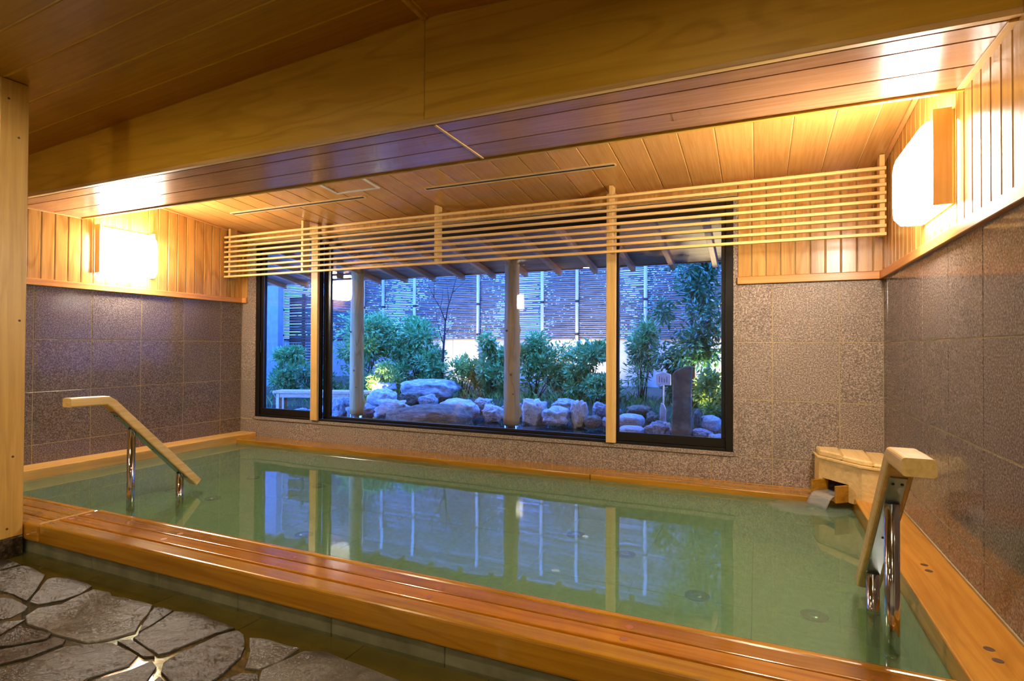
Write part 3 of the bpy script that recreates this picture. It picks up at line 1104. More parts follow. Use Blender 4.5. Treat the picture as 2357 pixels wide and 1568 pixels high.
def vpanel(name, a, b, z0, z1, th, mat, parent, hole=None):
    """Upright board from a to b, thickness th going inwards."""
    d = Vector((b[0] - a[0], b[1] - a[1], 0)).normalized()
    nrm = Vector((-d.y, d.x, 0))
    L = math.hypot(b[0] - a[0], b[1] - a[1])
    pieces = [(0, L, z0, z1)] if hole is None else [(0, hole[0], z0, z1), (hole[1], L, z0, z1), (hole[0], hole[1], hole[3], z1), (hole[0], hole[1], z0, hole[2])]
    v, fa = [], []
    for (s0, s1, c0, c1) in pieces:
        if s1 - s0 < 1e-4 or c1 - c0 < 1e-4:
            continue
        base = len(v)
        for (s, t, c) in ((s0, 0, c0), (s1, 0, c0), (s1, th, c0), (s0, th, c0), (s0, 0, c1), (s1, 0, c1), (s1, th, c1), (s0, th, c1)):
            p = Vector((a[0], a[1], 0)) + d * s + nrm * t
            v.append((p.x - so[0], p.y - so[1], c - so[2]))
        for q in ((0, 3, 2, 1), (4, 5, 6, 7), (0, 1, 5, 4), (1, 2, 6, 5), (2, 3, 7, 6), (3, 0, 4, 7)):
            fa.append(tuple(base + k for k in q))
    me = mesh_from(name, v, fa, mat)
    return link(name, me, None, parent)


vpanel('side_panel', PL0, PA, ZS0, ZS1, 0.018, 'box_x', sp)
Lab = math.hypot(PB[0] - PA[0], PB[1] - PA[1])
c0, hwid = 0.130, 0.098
vpanel('front_panel', PA, PB, ZS0, ZS1, 0.018, 'box_x', sp, hole=(c0 - hwid, c0 + hwid, ZS0, 0.112))
vpanel('front_panel', PB, PC, ZS0, ZS1, 0.018, 'box_x', sp)
# lid: a rim board and overlapping lid boards
dn = Vector((PB[0] - PA[0], PB[1] - PA[1], 0)).normalized()
nout = Vector((dn.y, -dn.x, 0))
rim = [(PL0[0] - 0.010, PL0[1]), (PA[0] - 0.012, PA[1] - 0.004), (PB[0] - 0.008, PB[1] - 0.014), (PC[0], PC[1] - 0.014), (PC[0], -0.004)]
me = prism_me('rim', [(a - so[0], b - so[1]) for a, b in rim], 2, ZS1, ZS1 + 0.016, 'box_x', 0.003)
link('rim', me, None, sp)
for k, (t0, t1, zz) in enumerate(((0.0, 0.34, 0.040), (0.34, 0.72, 0.034), (0.72, 1.0, 0.024))):
    # boards fan from the wall to the front edge
    def lerp(a, b, t):
        return (a[0] + (b[0] - a[0]) * t, a[1] + (b[1] - a[1]) * t)
    front = [PA, PB, PC]
    def fr(t):
        return lerp(PA, PB, t / 0.6) if t < 0.6 else lerp(PB, PC, (t - 0.6) / 0.4)
    back0, back1 = lerp((5.345, -0.008), (W - 0.004, -0.008), t0), lerp((5.345, -0.008), (W - 0.004, -0.008), t1)
    pts = [back0, fr(t0)] + ([PB] if t0 < 0.6 < t1 else []) + [fr(t1), back1]
    me = prism_me('lid_board', [(a - so[0], b - so[1]) for a, b in pts], 2, ZS1 + 0.014, ZS1 + 0.014 + zz, 'box_y', 0.009)
    link('lid_board', me, None, sp)
# trough
tr = empty('trough', (0, 0, 0), sp)
P0 = Vector((PA[0], PA[1], 0)) + dn * c0
for s in (-1, 1):
    a = P0 + dn * (s * hwid)
    q = [a - nout * 0.03, a + nout * 0.09, a + nout * 0.09 - dn * (s * 0.016), a - nout * 0.03 - dn * (s * 0.016)]
    me = prism_me('cheek', [(p.x - so[0], p.y - so[1]) for p in q], 2, 0.006, 0.108, 'coping_x', 0.002)
    link('cheek', me, None, tr)
q = [P0 + dn * 0.082 - nout * 0.03, P0 + dn * 0.082 + nout * 0.085, P0 - dn * 0.082 + nout * 0.085, P0 - dn * 0.082 - nout * 0.03]
me = prism_me('bed', [(p.x - so[0], p.y - so[1]) for p in q], 2, 0.010, 0.030, 'coping_x', 0.002)
link('bed', me, None, tr)
# falling water
v, fa = [], []
nn, mm = 10, 9
for i in range(nn + 1):
    t = i / nn
    out = -0.02 + 0.17 * t
    zz = 0.044 if out < 0.08 else 0.044 - 11.5 * (out - 0.08) ** 2 * 1.4
    zz = max(zz, -0.045)
    for j in range(mm + 1):
        sft = (j / mm - 0.5) * 2 * 0.078
        p = P0 + dn * sft + nout * (out + 0.006 * noise.noise(Vector((j * 0.7, i * 0.3, 3))))
        v.append((p.x - so[0], p.y - so[1], zz))
for i in range(nn):
    for j in range(mm):
        a = i * (mm + 1) + j
        fa.append((a, a + 1, a + mm + 2, a + mm + 1))
M['fall'] = water_mat('fall', (0.92, 0.94, 0.92, 1), (0.75, 0.76, 0.74, 1), 0.22, 0.05, 0.12, 40.0, 0.4)
me = mesh_from('falling_water', v, fa, 'fall', True)
fo = link('falling_water', me, None, None, so)
md = fo.modifiers.new('thick', 'SOLIDIFY')
md.thickness = 0.005
tag(fo, 'sheet of clear water pouring from the wooden spout', 'water')
# foam rings where it lands
v, fa = [], []
P1 = P0 + nout * 0.20
for k in range(24):
    a0 = 2 * math.pi * k / 24
    for (ra, zz) in ((0.03, 0.004), (0.10, 0.006), (0.19, 0.003), (0.26, -0.004)):
        rr = ra * (1 + 0.15 * noise.noise(Vector((math.cos(a0) * 2, math.sin(a0) * 2, ra))))
        v.append((P1.x + math.cos(a0) * rr, P1.y + math.sin(a0) * rr * 0.75, -0.0365 + zz))
for k in range(24):
    k2 = (k + 1) % 24
    for q in range(3):
        fa.append((k * 4 + q, k2 * 4 + q, k2 * 4 + q + 1, k * 4 + q + 1))
M['foam'] = water_mat('foam', (0.95, 0.97, 0.95, 1), (0.62, 0.70, 0.60, 1), 0.14, 0.02, 0.2, 30.0, 0.5)
me = mesh_from('water_ripples', v, fa, 'foam', True)
tag(link('water_ripples', me), 'pale ripples spreading under the wooden spout', 'ripples', None, 'stuff')

# ------------------------------------------------------------------ wall lamps
def wall_lamp(x, sign, yc, zc, label, hy=0.215, hz=0.195, dep=0.078, bulge=0.065, rotz=0.0, shade='shade'):
    """Lamp on a wall: x is the wall face, sign the way it faces along X; rotz turns it to face another way."""
    L = empty('wall_lamp', (x, yc, zc))
    L.rotation_euler = (0, 0, rotz)
    tag(L, label, 'wall lamp', 'paper shaded wall lamps')
    def lb(name, a0, a1, b0, b1, c0, c1, mat, bev=0.002):
        me = box_me(name, a1 - a0, b1 - b0, c1 - c0, bev)
        me.materials.append(M[mat])
        link(name, me, None, L, (sign * (a0 + a1) / 2, (b0 + b1) / 2, (c0 + c1) / 2))
    lb('back_plate', 0.0, 0.012, -hy, hy, -hz, hz, 'lampwood')
    lb('side_panel', 0.012, dep, -hy - 0.014, -hy, -hz - 0.002, hz + 0.004, 'lampwood')
    lb('side_panel', 0.012, dep, hy, hy + 0.014, -hz - 0.002, hz + 0.004, 'lampwood')
    # shade: a sheet arched from top to bottom, closed at its ends
    pts = []
    for k in range(13):
        t = -1 + 2 * k / 12
        pts.append((dep - 0.02 + bulge * math.sqrt(max(0, 1 - abs(t * 0.97) ** (4.0 if t > 0 else 9.0))) + 0.012, t * hz * (0.80 if t > 0 else 1.0)))
    prof = [(0.02, -hz)] + pts + [(0.02, hz * 0.80)]
    me = prism_me('shade', [(sign * a, c) for a, c in prof], 1, -hy + 0.004, hy - 0.004, shade)
    link('shade', me, None, L)
    return L


wall_lamp(0.004, 1, -1.215, 1.725, 'glowing white curved wall lamp on the boards near the timber pillar')
wall_lamp(W - 0.004, -1, -1.215, 1.725, 'glowing white curved wall lamp on the boards above the spout')
wall_lamp(1.3775, 1, -4.199, 1.70, 'small glowing lamp on the rear pillar, mirrored in the window', 0.055, 0.13, 0.04, 0.04, math.pi / 2, 'shade_dim')

# downlights of the hall ceiling
dl = []
v, fa = tube_data([(0, 0, 0), (0, 0, 0.02)], [0.060, 0.060], 20)
dl_glow = mesh_from('diffuser', v, fa, 'downlight')
ringv, ringf = [], []
for k in range(24):
    a0 = 2 * math.pi * k / 24
    for (ra, zz) in ((0.060, -0.004), (0.078, -0.004), (0.078, 0.012), (0.060, 0.012)):
        ringv.append((ra * math.cos(a0), ra * math.sin(a0), zz))
for k in range(24):
    k2 = (k + 1) % 24
    for q in range(4):
        q2 = (q + 1) % 4
        ringf.append((k * 4 + q, k2 * 4 + q, k2 * 4 + q2, k * 4 + q2))
dl_ring = mesh_from('trim_ring', ringv, ringf, 'white_metal')
for (xx, yy, lab) in ((2.2, -3.6, 'nearest the beam on the pillar side'), (5.0, -3.6, 'nearest the beam on the spout side'), (2.2, -5.2, 'in the middle row on the pillar side'), (5.0, -5.2, 'in the middle row on the spout side'), (2.2, -7.0, 'in the rear row on the pillar side'), (5.0, -7.0, 'in the rear row on the spout side')):
    e = empty('downlight', (xx, yy, z_gable(xx) - 0.006))
    tag(e, 'round recessed hall ceiling downlight ' + lab, 'downlight', 'hall downlights')
    link('diffuser', dl_glow, None, e)
    link('trim_ring', dl_ring, None, e)

# ------------------------------------------------------------------ slatted screen under the ceiling
sl = empty('slatted_screen', (W / 2, -0.225, 1.62))
tag(sl, 'hanging screen of nine thin wooden bars across the window head', 'screen')
slo = tuple(sl.location)
for i in range(9):
    zc = 1.634 + i * 0.0502
    box('bar', 0.02, 5.705, -0.240, -0.212, zc - 0.0095, zc + 0.0095, 'hinoki_x', sl, 0.002, origin=slo)
for xx in (0.062, 1.035, 2.51, 4.005, 5.688):
    box('upright', xx - 0.014, xx + 0.014, -0.212, -0.130, 1.628, z_slope(-0.17) - 0.002, 'hinoki_z', sl, 0.002, origin=slo)

# ------------------------------------------------------------------ ceiling fittings
def slot(x0, x1, label):
    ym = -0.545
    e = empty('ceiling_slot', ((x0 + x1) / 2, ym, z_slope(ym)))
    e.rotation_euler = (-ang, 0, 0)
    tag(e, label, 'air slot', 'long air slots in the sloping ceiling')
    hl = (x1 - x0) / 2  # the dark middle strip paints the shade inside the slot
    for (a0, a1, b0, b1, c0, c1, nm, mt) in ((-hl, hl, -0.030, -0.012, -0.004, 0.002, 'rim', 'vent'), (-hl, hl, 0.012, 0.030, -0.004, 0.002, 'rim', 'vent'), (-hl, hl, -0.012, 0.012, -0.0035, 0.002, 'slot_shadow', 'dark'), (-hl - 0.01, -hl, -0.02, 0.02, -0.006, 0.002, 'end_cap', 'vent'), (hl, hl + 0.01, -0.02, 0.02, -0.006, 0.002, 'end_cap', 'vent')):
        me = box_me(nm, a1 - a0, b1 - b0, c1 - c0)
        me.materials.append(M[mt])
        link(nm, me, None, e, ((a0 + a1) / 2, (b0 + b1) / 2, (c0 + c1) / 2))


slot(2.626, 4.11, 'long narrow air slot in the sloping ceiling, the one nearer the spout')
slot(0.51, 2.03, 'long narrow air slot in the sloping ceiling, the one nearer the pillar')
e = empty('ceiling_hatch', (2.075, -0.78, z_slope(-0.78)))
e.rotation_euler = (-ang, 0, 0)
tag(e, 'square metal framed hatch set into the sloping ceiling', 'hatch')
for (a0, a1, b0, b1, nm) in ((-0.215, 0.215, 0.085, 0.105, 'frame_bar'), (-0.215, 0.215, -0.325, -0.305, 'frame_bar'), (-0.215, -0.195, -0.305, 0.085, 'frame_bar'), (0.195, 0.215, -0.305, 0.085, 'frame_bar')):
    me = box_me(nm, a1 - a0, b1 - b0, 0.012, 0.002)
    me.materials.append(M['white_metal'])  # bright highlight of the steel frame put into a flat pale colour
    link(nm, me, None, e, ((a0 + a1) / 2, (b0 + b1) / 2, -0.003))
me = box_me('panel', 0.39, 0.39, 0.004)
me.materials.append(M['slope'])
link('panel', me, None, e, (0, -0.11, 0.0))

# ================================================================== garden outside the window
def ground_z(x, y):
    def ss(a, b, t):
        t = max(0.0, min(1.0, (t - a) / (b - a)))
        return t * t * (3 - 2 * t)
    return -0.28 + 0.46 * ss(2.15, 3.0, y) + 0.12 * ss(3.0, 5.0, y) + (0.03 * noise.noise(Vector((x * 1.3, y * 1.3, 0.2))) if y > 2.2 else 0)


v, fa = [], []
gxn, gyn = 56, 34
for j in range(gyn + 1):
    for i in range(gxn + 1):
        xx = -9 + 20 * i / gxn
        yy = 0.15 + 10.5 * (j / gyn) ** 1.25
        v.append((xx, yy, ground_z(xx, yy)))
for j in range(gyn):
    for i in range(gxn):
        a = j * (gxn + 1) + i
        fa.append((a, a + 1, a + gxn + 2, a + gxn + 1))
struct(link('ground', mesh_from('ground', v, fa, 'soil', True)), 'dark garden soil around the outdoor bath')
v = [(-4.2, 0.152, 0), (6.6, 0.152, 0), (6.6, 2.55, 0), (-4.2, 2.55, 0)]
bw = link('bath_water', mesh_from('bath_water', v, [(0, 1, 2, 3)], 'bathwater'), None, None, (0, 0, -0.035))
tag(bw, 'dark blue water of the outdoor rock bath', 'water', None, 'stuff')

# ------------------------------------------------------------------ boulders
def rock_me(seed, rough):
    bm = bmesh.new()
    bmesh.ops.create_icosphere(bm, subdivisions=4, radius=1.0)
    off = Vector((seed * 3.7, seed * 1.3, seed * 7.1))
    for vv in bm.verts:
        p = vv.co.copy()
        d = 1 + 1.3 * rough * noise.noise(p * 1.1 + off) + rough * 0.8 * noise.noise(p * 2.6 + off) + rough * 0.4 * noise.noise(p * 6.0 + off) + rough * 0.2 * noise.noise(p * 13.0 + off)
        # squarer than a ball
        q = Vector([math.copysign(abs(c) ** 0.75, c) for c in p])
        vv.co = q * d
    zmax = max(vv.co.z for vv in bm.verts)
    xs_ = [vv.co.x for vv in bm.verts]
    for vv in bm.verts:
        vv.co.z /= zmax
        vv.co.x /= max(abs(min(xs_)), max(xs_))
    me = bpy.data.meshes.new('boulder')
    bm.to_mesh(me)
    bm.free()
    smooth(me)
    return me


ROCKS = [
    (0.46, 2.90, 0.98, 0.127, 0.445, 'rock', 0.16, 'broad flat-topped grey boulder, the highest on the bath edge, by the bare tree'),
    (0.02, 2.35, 0.48, 0.073, 0.330, 'rock_pale', 0.22, 'rounded pale boulder just behind the log post near the bench'),
    (0.40, 2.50, 0.33, 0.102, 0.277, 'rock_brown', 0.15, 'tan egg-shaped rock below the broad flat-topped boulder'),
    (0.63, 1.75, 0.48, 0.047, 0.244, 'rock_pale', 0.32, 'craggy tan rock between a log post and the long brown boulder'),
    (1.45, 1.30, 1.06, -0.025, 0.242, 'rock_brown', 0.12, 'long low dark brown boulder close to the window glass'),
    (1.39, 2.10, 0.56, 0.021, 0.252, 'rock_pale', 0.14, 'smooth whitish boulder rising behind the long brown boulder'),
    (0.75, 2.45, 0.29, 0.086, 0.269, 'rock', 0.2, 'small blue-grey rock wedged between the egg-shaped and whitish rocks'),
    (-0.36, 1.90, 0.35, -0.035, 0.231, 'rock', 0.25, 'dark angular rock beside the end of the wooden bench'),
    (1.49, 2.70, 0.32, 0.068, 0.224, 'rock', 0.25, 'low grey rock behind the smooth whitish boulder'),
    (1.87, 2.20, 0.30, 0.003, 0.198, 'rock_pale', 0.2, 'rough round rock in the water left of the middle log post'),
    (-0.32, 2.90, 0.34, 0.254, 0.376, 'rock_pale', 0.2, 'small pale rock at the foot of the floodlit shrub'),
    (0.13, 1.75, 0.39, -0.026, 0.170, 'rock', 0.25, 'dark wet rock at the metal shoe of the log post near the bench'),
    (2.42, 2.30, 0.37, 0.001, 0.285, 'rock_pale', 0.22, 'tall pale boulder directly behind the middle log post'),
    (2.75, 2.15, 0.35, 0.022, 0.222, 'rock_pale', 0.2, 'two-toned rounded rock, pale above and wet below, at the water edge'),
    (2.67, 2.75, 0.38, 0.093, 0.258, 'rock', 0.25, 'grey rock peeping over the two-toned rounded rock'),
    (3.03, 2.20, 0.25, 0.007, 0.303, 'rock_pale', 0.3, 'upright pale craggy rock midway between log post and timber mullion'),
    (3.23, 2.10, 0.21, 0.012, 0.143, 'rock_brown', 0.12, 'small brown block of rock in the water before the mullion'),
    (3.21, 2.50, 0.24, 0.061, 0.264, 'rock', 0.25, 'grey sloping rock behind the small brown block'),
    (3.36, 2.20, 0.09, 0.042, 0.114, 'rock', 0.2, 'tiny rock beside the timber mullion'),
    (3.63, 2.70, 0.32, 0.078, 0.222, 'rock_brown', 0.18, 'low tan rock on the grass just past the timber mullion'),
    (3.62, 2.30, 0.33, 0.011, 0.158, 'rock_pale', 0.08, 'smooth sausage-shaped pale stone just past the timber mullion'),
    (3.73, 1.85, 0.30, -0.010, 0.080, 'rock_pale', 0.08, 'flat pale stone lying in the water nearest the window past the mullion'),
    (3.85, 2.50, 0.17, 0.024, 0.174, 'rock_brown', 0.28, 'small jagged dark rock below the signboard'),
    (4.02, 1.85, 0.30, -0.018, 0.158, 'rock', 0.3, 'jagged blue-grey rock against the standing stone'),
    (4.38, 2.20, 0.10, 0.045, 0.264, 'rock_brown', 0.15, 'narrow reddish rock tucked behind the standing stone'),
    (4.52, 2.20, 0.26, 0.051, 0.202, 'rock_pale', 0.16, 'domed pale boulder on the lit grass at the window end'),
    (4.47, 1.80, 0.24, 0.003, 0.101, 'rock', 0.25, 'low blue-grey rock at the foot of the domed pale boulder'),
    (4.62, 1.65, 0.17, 0.006, 0.079, 'rock_pale', 0.2, 'flat pale stone in the lowest corner of the window by its frame'),
    (-0.87, 1.70, 0.20, -0.011, 0.062, 'rock', 0.2, 'small low rock under the wooden bench'),
    (1.98, 2.60, 0.29, -0.003, 0.200, 'rock', 0.22, 'grey rock in shade behind the rough round rock'),
    (3.37, 2.62, 0.16, 0.074, 0.182, 'rock', 0.22, 'small grey rock half hidden behind the timber mullion'),
    (-0.74, 1.98, 0.44, -0.043, 0.080, 'rock', 0.22, 'low dark rock between the bench and the dark angular rock'),
]
for k, (cx, cy, wd, zb, zt, mt, rg, lab) in enumerate(ROCKS):
    me = rock_me(k + 1, rg)
    me.materials.append(M[mt])
    rz = max((zt - zb) * 0.62, 0.05)
    if k == 0:
        rz = 0.19
    o = link('boulder', me, None, None, (cx, cy + wd * 0.12, zt - rz))
    ry = max(0.10, min(wd * 0.40, 0.36))
    o.scale = (wd / 2, ry, rz)
    tag(o, lab, 'rock', 'boulders around the outdoor bath')

# standing stone
pts = [(-0.098, -0.30), (0.096, -0.30), (0.100, 0.2), (0.096, 0.50), (0.104, 0.75), (0.03, 0.745), (-0.02, 0.72), (-0.06, 0.70), (-0.090, 0.66), (-0.086, 0.35), (-0.100, 0.10)]
me = prism_me('standing_stone', pts, 1, -0.06, 0.06, 'rock_brown', 0.012)
tag(link('standing_stone', me, None, None, (4.272, 1.76, 0.0)), 'tall upright slab of dark stone standing beside the signboard', 'stone')

# signboard
sg = empty('signboard', (3.986, 2.42, 0.02))
tag(sg, 'small white notice board with a peaked top on a post', 'sign')
me = prism_me('board', [(-0.085, 0.48), (0.085, 0.48), (0.085, 0.605), (0.0, 0.632), (-0.085, 0.605)], 1, -0.008, 0.008, 'sign', 0.002)
link('board', me, None, sg)
box('post', 3.978, 3.994, 2.415, 2.428, 0.02, 0.52, 'sign', sg, 0.002, origin=tuple(sg.location))
for i in range(4):
    box('ink_stroke', 3.94 + i * 0.028, 3.946 + i * 0.028, 2.4105, 2.4118, 0.53, 0.60 - 0.012 * (i % 3), 'ink', sg, origin=tuple(sg.location))
me = prism_me('foot_stone', [(-0.03, 0.02), (0.034, 0.02), (0.036, 0.20), (0.012, 0.26), (-0.02, 0.275), (-0.034, 0.18)], 1, -0.05, -0.01, 'rock_pale', 0.006)
link('foot_stone', me, None, sg)

# ------------------------------------------------------------------ bench
bn = empty('garden_bench', (-1.05, 2.35, -0.1))
tag(bn, 'low wooden slab bench at the edge of the outdoor bath', 'bench')
bno = tuple(bn.location)
a0, a1 = Vector((-1.60, 1.90, 0)), Vector((-0.28, 2.42, 0))
dv = (a1 - a0).normalized()
nv = Vector((-dv.y, dv.x, 0))
for k in range(3):
    q = [a0 + nv * (0.10 * k + 0.003), a1 + nv * (0.10 * k + 0.003), a1 + nv * (0.10 * k + 0.097), a0 + nv * (0.10 * k + 0.097)]
    link('seat_plank', prism_me('seat_plank', [(p.x - bno[0], p.y - bno[1]) for p in q], 2, 0.225 - bno[2], 0.265 - bno[2], 'bench', 0.004), None, bn)
q = [a0 + dv * 0.05 + nv * 0.02, a1 - dv * 0.05 + nv * 0.02, a1 - dv * 0.05 + nv * 0.05, a0 + dv * 0.05 + nv * 0.05]
link('apron', prism_me('apron', [(p.x - bno[0], p.y - bno[1]) for p in q], 2, 0.165 - bno[2], 0.225 - bno[2], 'bench', 0.002), None, bn)
for s in (0.08, 0.18 + 0.95):
    for w in (0.05, 0.22):
        c = a0 + dv * s + nv * w
        link('leg', prism_me('leg', [(c.x + i * 0.03 - bno[0], c.y + j * 0.03 - bno[1]) for i, j in ((-1, -1), (1, -1), (1, 1), (-1, 1))], 2, -0.28 - bno[2], 0.225 - bno[2], 'bench', 0.002), None, bn)

# ------------------------------------------------------------------ log posts carrying the eaves
def log_post(x, y, label, seed):
    e = empty('log_post', (x, y, -0.28))
    tag(e, label, 'post', 'log posts of the eaves')
    v, fa = [], []
    ns, nk = 26, 28
    zt = 1.925
    for i in range(ns + 1):
        t = i / ns
        z = 0.05 + (zt - 0.05) * t
        for k in range(nk):
            a = 2 * math.pi * k / nk
            p = Vector((math.cos(a), math.sin(a), z * 1.6 + seed))
            rr = 0.092 * (1 - 0.10 * t) * (1 + 0.10 * noise.noise(p * 0.9) + 0.04 * noise.noise(p * 2.5))
            # knuckles of cut branches
            for (kz, ka, amp) in ((0.20, 0.2, 0.035), (0.93, 0.1, 0.022), (0.62, -1.2, 0.02), (1.12, 0.15, 0.018), (0.45, 3.0, 0.03)):
                da = math.atan2(math.sin(a - ka), math.cos(a - ka))
                rr += amp * math.exp(-((z - kz) / 0.045) ** 2 - (da / 0.4) ** 2)
            v.append((rr * math.cos(a), rr * math.sin(a), z + 0.28))
    for i in range(ns):
        for k in range(nk):
            k2 = (k + 1) % nk
            fa.append((i * nk + k, i * nk + k2, (i + 1) * nk + k2, (i + 1) * nk + k))
    fa.append(tuple(range(nk))[::-1])
    fa.append(tuple(range(ns * nk, (ns + 1) * nk)))
    me = mesh_from('trunk', v, fa, 'log', True)
    tr_ = link('trunk', me, None, e)
    for (kz, ka, s) in ((0.62, -1.25, 0.022), (1.12, -1.9, 0.014), (0.40, -1.0, 0.012)):
        kv, kf = tube_data([(0.078 * math.cos(ka), 0.078 * math.sin(ka), kz + 0.28), (0.106 * math.cos(ka), 0.106 * math.sin(ka), kz + 0.28)], [s, s * 0.6], 10)
        link('knot', mesh_from('knot', kv, kf, 'knot'), None, tr_)
    v, fa = tube_data([(0, 0, 0.0), (0, 0, 0.335)], 0.086, 26)
    link('metal_shoe', mesh_from('metal_shoe', v, fa, 'steel', True), None, e)


log_post(2.405, 1.63, 'pale log post standing in the bath at the middle of the window', 1.0)
log_post(0.185, 1.63, 'pale knobbly log post near the bench', 5.0)

# ------------------------------------------------------------------ eaves roof over the bath
rf = struct(empty('roof_eaves', (1.0, 1.0, 2.1)), 'timber eaves with exposed rafters over the outdoor bath')
rfo = tuple(rf.location)


def z_raft(y):
    return 1.800 + 0.17 * (2.05 - y)


x = -4.6
while x < 6.8:
    me = _cache.get('rafter')
    if me is None:
        me = prism_me('rafter', [(0.16 - 1.1, z_raft(0.16)), (2.08 - 1.1, z_raft(2.08)), (2.08 - 1.1, z_raft(2.08) + 0.062), (0.16 - 1.1, z_raft(0.16) + 0.062)], 0, -0.027, 0.027, 'rafter', 0.003)
        _cache['rafter'] = me
    link('rafter', me, None, rf, (x - rfo[0], 1.1 - rfo[1], -rfo[2]))
    x += 0.437
for k in range(8):
    y0, y1 = 0.16 + k * 0.236, 0.16 + (k + 1) * 0.236 - 0.004
    me = prism_me('roof_board', [(y0, z_raft(y0) + 0.062), (y1, z_raft(y1) + 0.062), (y1, z_raft(y1) + 0.076), (y0, z_raft(y0) + 0.076)], 0, -4.8, 7.0, 'roofboard')
    link('roof_board', me, None, rf, (-rfo[0], -rfo[1], -rfo[2]))
me = prism_me('roof_cover', [(0.16, z_raft(0.16) + 0.08), (2.10, z_raft(2.10) + 0.08), (2.10, z_raft(2.1) + 0.11), (0.16, z_raft(0.16) + 0.11)], 0, -4.8, 7.0, 'screen_dark')
link('roof_cover', me, None, rf, (-rfo[0], -rfo[1], -rfo[2]))
box('fascia', -4.8, 7.0, 2.055, 2.075, z_raft(2.07) + 0.055, z_raft(2.07) + 0.105, 'rafter', rf, 0.002, origin=rfo)

# ------------------------------------------------------------------ bamboo fence
YF = 4.95
fe = empty('bamboo_fence', (0.0, YF, 0.2))
tag(fe, 'tall screen fence of split bamboo slats tied to upright bamboo poles', 'fence')
feo = tuple(fe.location)
slats = []
for s in range(4):
    path = [(-7.5 + 15 * i / 24, 0.004 * noise.noise(Vector((i * 0.5, s, 0))), 0.003 * noise.noise(Vector((i * 0.4, s * 5.0, 1)))) for i in range(25)]
    v, fa = tube_data(path, 0.0161, 6)
    slats.append(mesh_from('slat', v, fa, 'bamboo', True))
for i in range(62):
    link('slat', slats[i % 4], None, fe, (rnd.uniform(-0.4, 0.4), rnd.uniform(-0.004, 0.004), 1.085 + i * 0.0345 + rnd.uniform(-0.0012, 0.0012) - feo[2]))
v, fa = tube_data([(0, 0, 0.0)] + [(0, 0, 0.4 * k) for k in range(1, 8)], 0.03, 12)
pole_me = mesh_from('pole', v, fa, 'bamboo_pole', True)
v, fa = tube_data([(0, 0, -0.02), (0, 0, 0.02)], 0.034, 12)
tie_me = mesh_from('tie', v, fa, 'tie')
for xx in (-4.54, -3.6, -2.35, -1.86, -1.118, 0.273, 1.535, 2.171, 3.327, 4.349, 5.4):
    p = link('pole', pole_me, None, fe, (xx, -0.045, 0.2 - feo[2]))
    for zz in (1.16, 1.72, 2.30):
        link('tie', tie_me, None, p, (0, 0, zz - 0.2))
# pale boarded panels below the bamboo
x = -7.5
while x < 7.5:
    box('lower_panel', x + 0.004, x + 0.896, YF + 0.03, YF + 0.06, 0.10, 1.10, 'fence_wall', fe, 0.004, origin=feo)
    x += 0.9

# unseen side fence, added to keep sky reflections off the tiled wall
f2 = empty('bamboo_fence', (6.3, 2.6, 0.2))
tag(f2, 'added unseen bamboo side fence blocking the sky beyond the window end', 'fence')
sv, sf = tube_data([(0, -2.35 + 4.7 * i / 8, 0.003 * noise.noise(Vector((i, 2, 2)))) for i in range(9)], 0.0150, 6)
side_slat = mesh_from('slat', sv, sf, 'bamboo', True)
for i in range(86):
    link('slat', side_slat, None, f2, (0, 0, 0.26 + i * 0.0345 - 0.2))
for yy in (-2.2, -1.1, 0.0, 1.1, 2.2):
    link('pole', pole_me, None, f2, (-0.045, yy, 0.0))

# plaster wall stub and dark slatted screen seen past the bench
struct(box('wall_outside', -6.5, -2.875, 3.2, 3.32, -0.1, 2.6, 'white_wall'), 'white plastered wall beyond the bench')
ds = empty('louvre_screen', (-2.5, 3.6, 0.2))
tag(ds, 'dark wooden slatted panel beside the white plastered wall', 'screen')
dso = tuple(ds.location)
for i in range(30):
    zz = 0.35 + i * 0.05
    box('slat', -3.0, -2.20, 3.59, 3.61, zz, zz + 0.034, 'screen_dark', ds, origin=dso)
for xx in (-2.72, -2.22):
    box('upright', xx, xx + 0.05, 3.61, 3.65, 0.0, 1.9, 'screen_dark', ds, origin=dso)

# ------------------------------------------------------------------ plants
def leaf_mesh(name, n, place, size, mat, rs, droop=0.2, wide=0.36):
    """n leaves as bent diamonds; place() gives a point and an outward direction."""
    v, fa = [], []
    for i in range(n):
        p, d = place(rs)
        d = (d + Vector((rs.gauss(0, 0.5), rs.gauss(0, 0.5), rs.gauss(0, 0.4) - droop))).normalized()
        s = d.cross(Vector((rs.gauss(0, 1), rs.gauss(0, 1), rs.gauss(0, 1) + 0.8)))
        if s.length < 1e-3:
            continue
        s.normalize()
        nn_ = d.cross(s)
        L = size * rs.uniform(0.6, 1.25)
        b = len(v)
        v += [tuple(p), tuple(p + d * L * 0.45 + s * L * wide * 0.5 + nn_ * L * 0.06), tuple(p + d * L - nn_ * L * 0.08), tuple(p + d * L * 0.45 - s * L * wide * 0.5 + nn_ * L * 0.06)]
        fa += [(b, b + 1, b + 2), (b, b + 2, b + 3)]
    me = bpy.data.meshes.new(name)
    me.from_pydata(v, [], fa)
    me.materials.append(M[mat])
    return me


